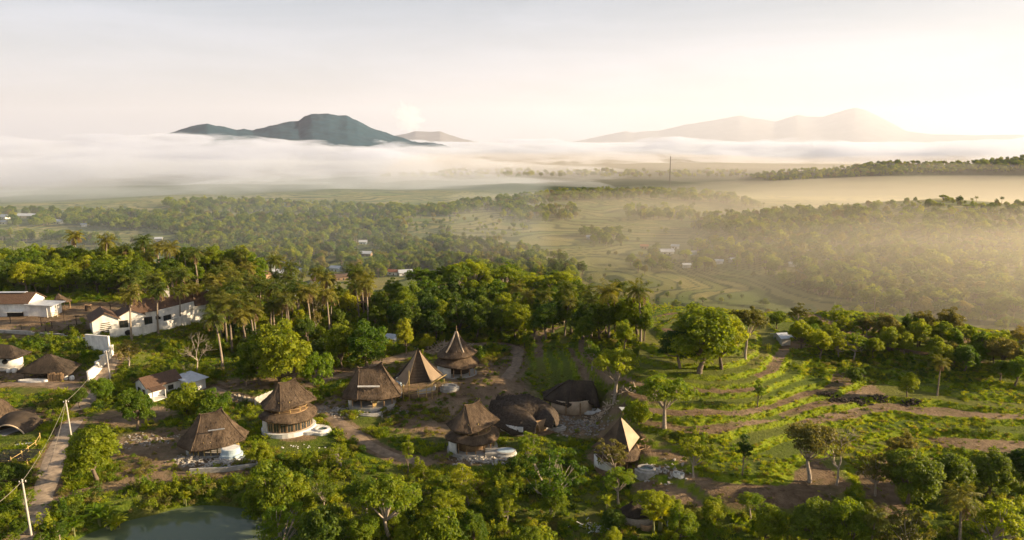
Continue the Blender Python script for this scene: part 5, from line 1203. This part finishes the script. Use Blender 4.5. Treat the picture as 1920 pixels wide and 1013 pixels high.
for k, (px, py, lb) in enumerate(((17, 698, 'white sack left of two by the hut with the round window'), (27, 698, 'white sack right of two by the hut with the round window'), (124, 712, 'white bucket leftmost of two at the barn posts'), (135, 712, 'white bucket rightmost of two at the barn posts'))):
    e = site('sack' if k < 2 else 'bucket', px, py, 20 * k, lb, 'sack' if k < 2 else 'bucket', 0.8); part(e, 'body', 'white', lambda b: b.tube(np.array([(0, 0, -.05), (0, 0, .1), (0, 0, .6), (0.03, 0, .95), (0, 0, 1.05)]), [.45, .55, .58, .42, .12], 10), True)
    ppole(e, 'tie', 'grey', (-.1, 0, 1.0), (.12, 0, 1.1), 0.05)
Mh = site('arched_hut', 30, 806, 0, 'organic thatched hut with an arched opening at the left edge', 'hut', 5)
def arch_roof(b):
    u = np.linspace(-1, 1, 26); v = np.linspace(0, 1, 12); U, V_ = np.meshgrid(u, v, indexing='ij')
    x = 4.3 * U; zr = 3.7 * np.sqrt(np.clip(1 - np.abs(U) ** 2.3, 0, 1)) ; fr = 2.5 * np.clip(1 - (np.abs(U - .08) / 0.78) ** 2, 0, 1) ** 0.7
    y = -2.0 - 0.5 * (1 - U ** 2) + 4.2 * V_; z = fr + (zr - fr) * np.sin(V_ * np.pi * .62) / 1.0 - 0.4
    P = np.stack([x, y, z], -1); N = P[..., 0].size; f = grid_faces(26, 12)[:, ::-1]
    W_ = np.concatenate([P.reshape(-1, 3), P.reshape(-1, 3) - np.array([0, -0.05, 0.28])]); b.add(W_, np.concatenate([f, (f + N)[:, ::-1]])); k = np.arange(25) * 12; b.add(W_, np.stack([k, k + 12, k + 12 + N, k + N], -1))
part(Mh, 'roof', 'darkthatch', arch_roof); part(Mh, 'arch_trim', 'newthatch', lambda b: b.tube(np.stack([4.0 * np.linspace(-.7, .86, 20), -2.15 - .5 * (1 - np.linspace(-.7, .86, 20) ** 2), 2.5 * np.clip(1 - (np.abs(np.linspace(-.7, .86, 20) - .08) / .78) ** 2, 0, 1) ** .7 - .42], 1), 0.13, 6), True)
part(Mh, 'floor', 'grey', lambda b: disc(b, 4.2, 3.0, -.8, 0.06, 24)); part(Mh, 'back_wall', 'dark', lambda b: arc_wall(b, 3.6, 2.0, 0.1, math.pi - .1, -.5, 1.6, 0.2, 14)); part(Mh, 'basin', 'white', lambda b: disc(b, .5, .5, 0, .8, 14, -3.0, -2.4))
Md = site('thatch_dome', -2, 785, 0, 'tan rounded thatch roof cut by the left edge above the arched hut', 'hut', 3)
a8 = np.linspace(0, 2 * np.pi, 8, endpoint=False)
thatch(Md, 'roof', 'thatch', [(3.0 * math.cos(t), 2.8 * math.sin(t), 1.0) for t in a8], [(.4 * math.cos(t), .4 * math.sin(t), 4.2) for t in a8], -0.7, 0.3, 3, 8, smooth=True); part(Md, 'wall', 'white', lambda b: arc_wall(b, 2.6, 2.4, 0, 2 * math.pi, -.6, 1.3, .25, 18), True)
sf = site('slatted_frame', 30, 866, 4, 'low black slatted shade frame on the left below the arched hut', 'frame', 4)
for k in range(9): pbox(sf, 'slat', 'blackplastic', (0.2, -1.8 + 0.45 * k, 1.0 + 0.05 * k), (6.6, 0.26, 0.07))
for sx in (-3, 0, 3):
    for sy in (-1.8, 1.8): ppole(sf, 'post', 'yellowwood', (sx, sy, -.4), (sx, sy, 1.1), 0.08)
bf = site('bamboo_fence', 20, 880, 0, 'yellow bamboo fence between the slatted frame and the road', 'fence', 0.5)
fp = [g1(x, y) - g1(20, 880) for x, y in ((22, 874), (42, 862), (54, 852), (68, 842), (76, 828))]
for p in fp: ppole(bf, 'post', 'yellowwood', (p.x, p.y, p.z - .3), (p.x, p.y, p.z + 1.7), 0.09)
for a_, b_ in zip(fp[:-1], fp[1:]):
    for z in (0.6, 1.3): ppole(bf, 'rail', 'yellowwood', (a_.x, a_.y, a_.z + z), (b_.x, b_.y, b_.z + z), 0.06)
pk = site('pipe_bundle', 54, 834, 20, 'pale pipes lying beside the slatted frame', 'pipes', 1.5)
for k in range(3): ppole(pk, 'pipe', 'white', (-2.2, .22 * k, .12), (2.2, .22 * k + .2, .14), 0.1)

# poles and cables
PT = []
for px, py, h, lb in ((59, 1004, 8.6, 'tall wooden utility pole at the bottom left beside the road'), (135, 826, 8.0, 'utility pole behind the large round roadside tree'), (208, 720, 8.0, 'utility pole standing at the foot of the stepped white wall')):
    e = site('utility_pole', px, py, 0, lb, 'pole', 0.6, 'utility poles along the road'); p = e.location
    ppole(e, 'shaft', 'polewood', (0, 0, -.8), (-.25, 0, h), 0.17, 0.11, 8); pbox(e, 'crossarm', 'darkwood', (-.23, 0, h - .5), (1.0, 0.12, 0.12), 0.3); ppole(e, 'insulator', 'white', (-.6, -.1, h - .42), (-.6, -.1, h - .2), 0.06); ppole(e, 'insulator', 'white', (.15, .1, h - .42), (.15, .1, h - .2), 0.06)
    PT.append(np.array([p.x - .25, p.y, p.z + h - .3]))
far0 = np.array(g1(-90, 1110)) + np.array([0, 0, 8.0])
for a_, b_, lb in ((PT[0], PT[1], 'overhead cable slung between the bottom left pole and the next'), (PT[1], PT[2], 'overhead cable slung from the second pole to the stepped wall pole'), (PT[0], far0, 'overhead cable running off the left edge from the nearest pole'), (PT[1], np.array(g1(90, 905)) + np.array([0, 0, 2.0]), 'stay wire running down from the second pole across the road')):
    t = np.linspace(0, 1, 20)[:, None]; P = a_ * (1 - t) + b_ * t; P[:, 2] -= 4 * 0.9 * t[:, 0] * (1 - t[:, 0]); o = P[0].copy()
    q = MB(); q.tube(P - o, 0.035, 5); c = link('power_cable', q.mesh('power_cable', M['cable'], True), None, tuple(o)); tag(c, lb, 'cable', 'cables along the road')
for k, (px, py, h) in enumerate([(78, 612, 2.6), (98, 616, 2.0), (121, 604, 2.8), (144, 610, 2.8), (181, 614, 3.0), (41, 618, 2.0), (86, 621, 2.4), (20, 606, 2.0), (130, 626, 2.6), (208, 588, 3.2)]):
    e = site('yard_post', px, py, 0, 'dark wooden post standing in the bare compound yard', 'post', 0.3, 'posts in the compound yard'); ppole(e, 'shaft', 'darkwood', (0, 0, -.4), (0, 0, h), 0.12, 0.1); pbox(e, 'bracket', 'darkwood', (0.2, 0, h - .1), (1.4, .1, .12), 0.2)
rk = site('rubbish_drum', 166, 582, 0, 'dark drum standing alone at the back of the compound yard', 'drum', 0.8); part(rk, 'body', 'darkwood', lambda b: disc(b, .9, .9, -.2, 1.7, 16)); part(rk, 'rim', 'wood', lambda b: arc_wall(b, .95, .95, 0, 6.283, 1.6, 1.78, .1, 16))

# board fence, stone wall, heaps
bd = site('board_fence', 497, 756, 0, 'grey board fence behind the glazed two-storey villa', 'fence', 1.5)
fa, fb = g1(479, 762) - g1(497, 756), g1(511, 748) - g1(497, 756)
for k in range(14):
    p = fa.lerp(fb, k / 13); pbox(bd, 'board', 'grey', (p.x, p.y, p.z + 0.85), (0.34, 0.07, 2.0 + 0.12 * (k % 3)), math.atan2(fb.y - fa.y, fb.x - fa.x))
sw = site('stone_wall', 456, 752, 0, 'dry stone wall along the back track left of the board fence', 'wall', 1)
g5 = np.random.default_rng(5); stone_me = []
for k in range(4):
    b = MB(); a = np.linspace(0, np.pi, 5); b.tube(np.stack([.1 * np.sin(3 * a), 0 * a, -.28 * np.cos(a)], 1), .36 * np.sin(a) + .01, 7); me = b.mesh('stone', M['stone'], False); stone_me.append(me)
sa, sb = g1(440, 750) - g1(456, 752), g1(474, 760) - g1(456, 752)
for k in range(44):
    p = sa.lerp(sb, g5.random()); o = link('stone', stone_me[k % 4], sw, (p.x + g5.normal() * .12, p.y + g5.normal() * .15, p.z + 0.15 + 0.34 * (k % 4))); o.rotation_euler = tuple(g5.uniform(0, 6, 3)); o.scale = (g5.uniform(.8, 1.3),) * 3
def heap(px, py, rx, ry, n, label, m='rubble', h=0.5, size=(0.15, 0.55), long=1.0):
    c = g1(px, py); g = np.random.default_rng(int(px + py)); b = MB()
    for k in range(n):
        x, y = g.normal(size=2) * (rx * .5, ry * .5); z = float(H(c.x + x, c.y + y)) - c.z; s = g.uniform(*size); box(b, (x, y, z + g.random() * h * math.exp(-(x / rx) ** 2 - (y / ry) ** 2)), (s * long * g.uniform(.7, 1.6), s * g.uniform(.5, 1), s * g.uniform(.15, .7)), g.uniform(0, 6), g.normal() * .4)
    o = link('rubble_heap', b.mesh('rubble_heap', M[m]), None, c); FOOT.append((c.x, c.y, min(rx, ry) * 0.7)); return tag(o, label, 'rubble', kind='stuff')
heap(430, 868, 5, 2.0, 320, 'broken stone and rubble strewn round the blue round tank', h=.4)
heap(360, 862, 3, 2.5, 180, 'rubble and scraps at the left foot of the long bungalow', h=.4)
heap(280, 826, 7, 3, 160, 'pale scraps scattered on the dark soil left of the long bungalow', h=.15, size=(.08, .4))
heap(838, 650, 6, 4, 260, 'heap of pale cut timber behind the conical villa', 'newthatch', 1.0, (0.12, 0.3), 5)
heap(1080, 800, 6, 4, 260, 'pale building rubble on the earth right of the dark leaf-shaped roof', h=.25)
heap(1140, 765, 6, 2, 120, 'boards and scraps on the earth right of the small hipped roof', 'newthatch', .3, (0.1, .3), 4)
heap(905, 862, 5, 2, 200, 'stones and rubble below the open two-storey villa', h=.35)
heap(640, 772, 5, 2.5, 200, 'rubble beside the unfinished plunge pool', h=.3)
heap(730, 772, 4, 2, 120, 'scraps right of the unfinished plunge pool', h=.3)
heap(1235, 885, 4, 2.5, 120, 'broken stone beside the oval pool of the pointed villa', h=.3)
heap(1190, 842, 2.2, 1.4, 90, 'stack of boards behind the pointed villa', 'wood', .6, (.1, .25), 5)
heap(560, 838, 4, 1.2, 14, 'pale blocks lying in the grass below the curved white deck', 'white', .15, (.15, .4))
heap(1125, 990, 3, 1.4, 60, 'bleached branches on the grass left of the lowest hut', 'white', .2, (.06, .14), 9)
for px, py, lb in ((1554, 741, 'first on the left'), (1580, 752, 'second from the left'), (1612, 754, 'third from the left'), (1650, 747, 'fourth from the left'), (1712, 757, 'fifth and rightmost')):
    heap(px, py, 1.9, 1.0, 60, 'dark burnt straw heap on the right terraces, ' + lb, 'burnt', .5, (.2, .5))
lt = site('tilted_table', 1178, 776, 10, 'low pale sheet roof on short legs beyond the small hipped villa', 'shelter', 1.5)
pbox(lt, 'sheet', 'tin', (0, 0, .9), (3.2, 1.8, .1), 0, .1)
for sx in (-1.3, 1.3):
    for sy in (-.7, .7): ppole(lt, 'leg', 'wood', (sx, sy, -.3), (sx, sy, .9), .06)
for px, py, lb in ((1268, 892, 'left'), (1276, 894, 'right')):
    e = site('concrete_ring', px, py, 0, f'small white concrete ring, the {lb} one of a pair on the terrace track', 'ring', .8); part(e, 'ring', 'white', lambda b: arc_wall(b, .6, .6, 0, 6.283, -.2, .6, .12, 16)); part(e, 'fill', 'soil', lambda b: disc(b, .5, .5, -.2, .3, 14))

# ------------------------------------------------------------------ houses far off among the trees
for i, (px, py, wpx, rf, wl, lb) in enumerate(FARH):
    p = g1(px, py); wd = wpx * depth_of(p) / F; e = tag(empty('farmhouse', p, R((i * 37) % 50 - 25)), lb, 'house'); FOOT.append((p.x, p.y, wd * .6)); d = min(max(wd * .6, 3.5), 8)
    e.scale.z = 0.6 if py > 600 else 1.0
    gable(e, -wd / 2, wd / 2, -d / 2, d / 2, -1.5, 2.8, 2.8 + d * .28, roof=rf, wall=wl, along='x', over=.6)
    if wd > 7: pbox(e, 'door', 'dark', (wd * .15, -d / 2 - .03, .4), (1.1, .1, 2.0)); pbox(e, 'window', 'dark', (-wd * .22, -d / 2 - .03, 1.0), (1.4, .1, 1.1))

# ------------------------------------------------------------------ radio mast on the middle ridge
p = g1(1255, 352); mh = 58 * depth_of(p) / F
mast = tag(empty('radio_mast', p), 'tall thin lattice radio mast on the wooded middle ridge', 'mast')
mm = mat('mast_steel', (0.16, 0.14, 0.13), bump=0)
for k in range(3):
    a = k * 2.094; ppole(mast, 'leg', mm, (1.5 * math.cos(a), 1.5 * math.sin(a), -2), (.7 * math.cos(a), .7 * math.sin(a), mh), .28)
def brace(b):
    nb = 18
    for i in range(nb):
        for k in range(3):
            a0, a1 = k * 2.094, (k + 1) * 2.094; r0, r1 = 1.5 - .8 * i / nb, 1.5 - .8 * (i + 1) / nb; z0, z1 = mh * i / nb, mh * (i + 1) / nb
            b.tube(np.array([(r0 * math.cos(a0), r0 * math.sin(a0), z0), (.5 * (r0 * math.cos(a0) + r1 * math.cos(a1)), .5 * (r0 * math.sin(a0) + r1 * math.sin(a1)), (z0 + z1) / 2), (r1 * math.cos(a1), r1 * math.sin(a1), z1)]), .13, 4)
tag(part(mast, 'bracing', mm, brace), kind='stuff')
part(mast, 'antenna_dish', mm, lambda b: disc(b, 1.3, 1.3, mh - 3, mh - 1.4, 12)); ppole(mast, 'spike', mm, (0, 0, mh - 1), (0, 0, mh + 3.5), .22, .1)
# ------------------------------------------------------------------ low growth: grass, weeds and shrubs nobody could count
def grass_proto(seed, leaf, n=26, h=0.7, sp=0.55):
    g = np.random.default_rng(seed); b = MB(); a = g.uniform(0, 6.28, n); o = np.stack([g.normal(size=n) * sp * .5, g.normal(size=n) * sp * .5, np.zeros(n)], 1)
    D = np.stack([np.cos(a) * .45, np.sin(a) * .45, np.ones(n)], 1) + g.normal(size=(n, 3)) * .15; L_ = h * g.uniform(.6, 1.3, n)
    N = np.stack([np.cos(a + 1.57), np.sin(a + 1.57), np.full(n, .3)], 1)
    D /= np.linalg.norm(D, axis=1, keepdims=True); b.leaves(o + D * L_[:, None] * .45, N + g.normal(size=(n, 3)) * .3, D, L_, 0.13 * h / .7, .3); return b.mesh('grass_tuft', LM[leaf])
def shrub_proto(seed, leaf, n=8, per=42):
    g = np.random.default_rng(seed); b = MB(); C = g.normal(size=(n, 3)) * (.55, .55, .3); C[:, 2] = np.abs(C[:, 2]) + .4
    clump_leaves(b, g, C, g.uniform(.35, .62, n), per, .26, .9); return b.mesh('shrub', LM[leaf])
def weed_proto(seed, leaf):
    g = np.random.default_rng(seed); b = MB()
    for k in range(5):
        o = g.normal(size=3) * .4; o[2] = 0; h = g.uniform(1.0, 2.2); b.tube(np.array([o, o + [.05, 0, h / 2], o + [.1, .1, h]]), [.03, .025, .01], 3)
        C = o + np.linspace(.45, 1, 4)[:, None] * np.array([.1, .1, h]); clump_leaves(b, g, C, [.3] * 4, 16, .26, .8)
    return b.mesh('weed', LM[leaf])
CP = [grass_proto(1, 'grass'), grass_proto(2, 'grass', 30, .9), grass_proto(3, 'drygrass'), shrub_proto(4, 'mid'), shrub_proto(5, 'light'), shrub_proto(6, 'dark'), shrub_proto(7, 'olive'), weed_proto(8, 'light'), weed_proto(9, 'mid')]
def near_points(n, rmin, rmax, seed, amax=39):
    g = np.random.default_rng(seed); r = np.sqrt(g.uniform(rmin ** 2, rmax ** 2, n)); a = np.radians(g.uniform(-amax, amax, n)); return r * np.sin(a), r * np.cos(a), g
for px, py, rr in ((590, 832, 6), (430, 888, 3.5), (694, 790, 5), (890, 870, 5), (940, 868, 3), (1212, 898, 3.5), (1262, 988, 3), (70, 728, 6), (35, 824, 5), (1100, 782, 5), (1045, 818, 4), (540, 826, 5), (360, 870, 3), (300, 745, 4)):
    q = g1(px, py); FOOT.append((q.x, q.y, rr * 1.18 if rr > 4 else rr))
FT = np.array(FOOT)
def clear_of(x, y, k=1.0):
    ok = np.ones(len(x), bool)
    for fx, fy, fr in FT: ok &= (x - fx) ** 2 + (y - fy) ** 2 > (fr * k) ** 2
    for P, wd in PATHW.values(): ok &= seg_dist(x, y, P) > wd * .5 + .1
    return ok & (pond_d(x, y) > 1.13)
def project(x, y, z):
    dy, dz = y, z - CAMZ; cp, sp = math.cos(PITCH), math.sin(PITCH); dep = dy * cp - dz * sp; return 960 + F * x / dep, 506.5 - F * (dy * sp + dz * cp) / dep
# where growth stands thick: pixel blobs (x, y, half-width, half-height)
THICK = [(120, 970, 130, 60), (300, 930, 140, 30), (560, 955, 120, 70), (700, 950, 160, 90), (900, 955, 160, 60), (1050, 900, 130, 90), (1150, 960, 120, 60), (1350, 970, 140, 70), (1480, 980, 120, 50), (1760, 940, 220, 90), (80, 645, 110, 26), (330, 740, 90, 40), (470, 690, 110, 70), (560, 880, 90, 30), (655, 850, 50, 26), (700, 800, 60, 26), (1180, 810, 70, 50), (1270, 840, 80, 50), (950, 750, 40, 22), (60, 770, 70, 30), (220, 760, 60, 40), (300, 690, 80, 40), (880, 680, 60, 24), (1050, 735, 80, 20), (1700, 690, 240, 40), (600, 640, 160, 60), (1000, 640, 240, 26), (1400, 660, 120, 60), (1850, 830, 90, 40), (420, 940, 90, 40), (30, 940, 50, 70), (1300, 740, 60, 20)]
def cover(n, seed, rmin, rmax, want, kinds, smin, smax, name, label, cat, soil_max=0.4):
    x, y, g = near_points(n, rmin, rmax, seed); z = H(x, y); px, py = project(x, y, z)
    soil, bund, rice, hv, hsh = ground_masks(x, y)
    th = np.zeros(len(x))
    for cx, cy, rx, ry in THICK: th = np.maximum(th, 1 - ((px - cx) / rx) ** 2 - ((py - cy) / ry) ** 2)
    th = np.clip(th * 1.6, 0, 1); nz_ = fbm(x, y, 12, 3, 71) + .5
    tm = tmask(x, y)
    pr = want(th, nz_, soil, bund, tm, g)
    k = (g.random(len(x)) < pr) & clear_of(x, y, .62 if 'grass' in name else 1.0) & (soil < soil_max) & (np.hypot(x, y) < RIM(x, y) + 60)
    x, y, z, nz_, bund = x[k], y[k], z[k], nz_[k], bund[k]; m = len(x)
    idx = g.choice(kinds, m); s = g.uniform(smin, smax, m) * (0.75 + .5 * nz_) * (1 - .5 * tm[k])
    return tag(gn_scatter(name, CP, np.stack([x, y, z - .05], 1), s, g.uniform(0, 6.28, m), idx), label, cat, kind='stuff')
cover(150000, 61, 62, 270, lambda th, nz, so, bu, tm, g: np.clip(.25 + .5 * (nz > .5) + .9 * bu - .35 * tm * (bu < .3), 0, 1), [0, 0, 1, 1, 2], .5, 1.25, 'grass', 'rough grass over the ground between villas and on the terrace banks', 'grass')
cover(60000, 62, 62, 290, lambda th, nz, so, bu, tm, g: np.clip((.03 + .75 * th * (nz > .42) + .08 * (nz > .62)) * (1 - .95 * tm * (th < .35)) + .02 * bu, 0, 1), [3, 3, 5, 5, 6, 8, 4, 3, 7], .4, 1.35, 'undergrowth', 'dense low shrubs and weeds covering the slopes', 'undergrowth', .35)
cover(60000, 63, 70, 230, lambda th, nz, so, bu, tm, g: np.where(so > .3, .10 + .35 * (nz > .62), 0.0), [2, 2, 0, 3, 6], .3, .8, 'weedy_grass', 'sparse weeds and dry tufts on the bare earth', 'weeds', 2.0)
# ------------------------------------------------------------------ haze and fog
def box_mesh(name, lo, hi, m):
    v = [(x, y, z) for x in (lo[0], hi[0]) for y in (lo[1], hi[1]) for z in (lo[2], hi[2])]
    f = [(0, 1, 3, 2), (4, 6, 7, 5), (0, 4, 5, 1), (2, 3, 7, 6), (0, 2, 6, 4), (1, 5, 7, 3)]
    return mesh_np(name, v, f, m)
hz = link('haze', box_mesh('haze', (-47000, -47000, -460), (47000, 47000, 2200), volume_mat('haze', (0.85, 0.88, 1.0), 3.3e-5, 0.22)))
tag(hz, kind='stuff')

def slab(name, az0, az1, r0, r1, top, bottom, m, na=120, nr=120, geo=True):
    az = np.linspace(az0, az1, na); t = np.linspace(0, 1, nr)
    A = np.radians(az)[:, None] + 0 * t[None, :]
    r0v = np.interp(az, *r0) if isinstance(r0, tuple) else np.full(na, r0)
    RR = r0v[:, None] * (r1 / r0v[:, None]) ** t[None, :]
    x, y = RR * np.sin(A), RR * np.cos(A)
    e = np.minimum(sst(0, 0.22, t)[None, :] * (1 - sst(0.93, 1, t))[None, :], (sst(0, 0.08, (az - az0) / (az1 - az0)) * (1 - sst(0.92, 1, (az - az0) / (az1 - az0))))[:, None])
    b = bottom + 0 * x
    zt = b + np.maximum((top(x, y, RR, az[:, None]) - b) * e, 0.0) + 0.2
    v = np.concatenate([np.stack([x, y, zt], -1).reshape(-1, 3), np.stack([x, y, b], -1).reshape(-1, 3)])
    f = grid_faces(na, nr); N = na * nr
    up = f; dn = (f + N)[:, ::-1]
    per = [i * nr for i in range(na)] + [(na - 1) * nr + j for j in range(1, nr)] + [i * nr + nr - 1 for i in range(na - 2, -1, -1)] + [j for j in range(nr - 2, 0, -1)]
    per = np.array(per); nx = np.roll(per, -1)
    side = np.stack([per, per + N, nx + N, nx], -1)
    o = link(name, mesh_np(name, v, np.concatenate([up, dn, side]), m)); return tag(o, kind='stuff')

def wispy(name, col, dens, g, scale, lo, hi, vert=5.0, dist=1.2):
    m = volume_mat(name, col, dens, g); n = m.node_tree.nodes; l = m.node_tree.links.new
    v = [q for q in n if q.type == 'PRINCIPLED_VOLUME'][0]
    ge = n.new('ShaderNodeNewGeometry'); mp = n.new('ShaderNodeMapping'); mp.inputs['Scale'].default_value = (1 / scale, 1 / scale * 0.7, vert / scale); l(ge.outputs['Position'], mp.inputs[0])
    z = n.new('ShaderNodeTexNoise'); z.inputs['Scale'].default_value = 1; z.inputs['Detail'].default_value = 6; z.inputs['Roughness'].default_value = 0.64; z.inputs['Distortion'].default_value = dist; l(mp.outputs[0], z.inputs['Vector'])
    r = n.new('ShaderNodeMapRange'); r.inputs[1].default_value = lo; r.inputs[2].default_value = hi; r.inputs[3].default_value = 0; r.inputs[4].default_value = dens; r.interpolation_type = 'SMOOTHSTEP'
    l(z.outputs['Fac'], r.inputs[0]); l(r.outputs[0], v.inputs['Density']); return m
fog_m = wispy('fog', (0.78, 0.83, 0.96), 0.0105, 0.1, 560, 0.42, 0.60)
mist_m = volume_mat('mist', (1.0, 0.92, 0.80), 0.0019, 0.48)
mist2_m = wispy('low_mist', (0.82, 0.87, 0.98), 0.0034, 0.15, 420, 0.28, 0.64)
def fog_top(x, y, r, az):
    lump = 100 * fbm(x, y, 1100, 4, 21) + 55 * fbm(x, y, 340, 3, 22)
    return np.interp(az, [-40, -12, 2, 14, 40], [40, 38, 34, 28, 24]) + lump * (0.35 + 0.65 * (1 - sst(4500, 9000, r))) - 55 * (1 - sst(1600, 3000, r))
slab('fog_bank', -56, 56, ([-56, -20, -10, 0, 8, 15, 56], [1350, 1400, 1650, 2150, 2750, 3250, 3250]), 14000, fog_top, -85, fog_m, 240, 200)
def mist_top(x, y, r, az):
    return -26 + 16 * fbm(x, y, 500, 4, 23) + np.interp(az, [-12, 0, 20, 40], [-4, -4, 20, 36])
slab('valley_mist', -9, 54, ([-9, 0, 20, 54], [520, 450, 330, 260]), 1320, mist_top, -78, mist_m, 120, 90)
blue_m = volume_mat('blue_mist', (0.80, 0.90, 1.0), 0.00062, 0.0)
def blue_top(x, y, r, az):
    return -14 + 14 * fbm(x, y, 400, 4, 27)
slab('blue_mist', -54, 6, ([-54, -20, 6], [520, 400, 420]), 1700, blue_top, -77, blue_m, 90, 70)
def low_top(x, y, r, az):
    return -34 + 22 * fbm(x, y, 300, 4, 25) + np.interp(az, [-40, -8, 2, 40], [46, 40, 6, -8]) * sst(1250, 2000, r) - 44 * sst(1200, 1600, r) * sst(6, 14, az)
slab('low_mist', -52, 54, ([-52, -14, 0, 54], [1180, 1180, 1380, 1150]), 3000, low_top, -79, mist2_m, 130, 90)
far_m = volume_mat('far_mist', (1.0, 0.92, 0.84), 0.00045, 0.3)
def far_top(x, y, r, az):
    return 6 + 24 * fbm(x, y, 500, 4, 29)
slab('far_mist', -14, 54, 1350, 3150, far_top, -76, far_m, 90, 60)
# small heaped cloud far beyond, outside the haze
def cloud_puff(px, py, D, rx, rz, seed):
    u = np.linspace(0, 2 * np.pi, 40, endpoint=False); v = np.linspace(0.02, np.pi - 0.02, 26); U, V_ = np.meshgrid(u, v, indexing='ij')
    d = np.stack([np.cos(U) * np.sin(V_), np.sin(U) * np.sin(V_), np.cos(V_)], -1)
    q = 1 + 0.9 * (fbm(d[..., 0] * 3 + 7 * d[..., 2], d[..., 1] * 3 - 4 * d[..., 2], 1.3, 4, seed))
    x, y, z = ray(px, py); k = D / math.hypot(x, y); P = d * q[..., None] * np.array([rx, rx, rz]) + np.array([x * k, y * k, CAMZ + z * k])
    nv = 26; f = grid_faces(40, nv, True)[:, ::-1]; V = P.reshape(-1, 3); n0 = len(V)
    caps = np.array([[i * nv, ((i + 1) % 40) * nv, n0, n0] for i in range(40)]); capb = np.array([[((i + 1) % 40) * nv + nv - 1, i * nv + nv - 1, n0 + 1, n0 + 1] for i in range(40)])
    me = bpy.data.meshes.new('cloud'); me.from_pydata([tuple(p) for p in V] + [tuple(P[:, 0].mean(0)), tuple(P[:, -1].mean(0))], [], [tuple(a) for a in f] + [tuple(a[:3]) for a in caps] + [tuple(a[:3]) for a in capb])
    bm = bmesh.new(); bm.from_mesh(me); bmesh.ops.recalc_face_normals(bm, faces=bm.faces); bm.to_mesh(me); bm.free(); me.materials.append(volume_mat('cloud', (1, 1, 1), 0.0008, 0.2)); return tag(link('cloud', me), kind='stuff')
cloud_puff(765, 222, 52000, 950, 1000, 3)
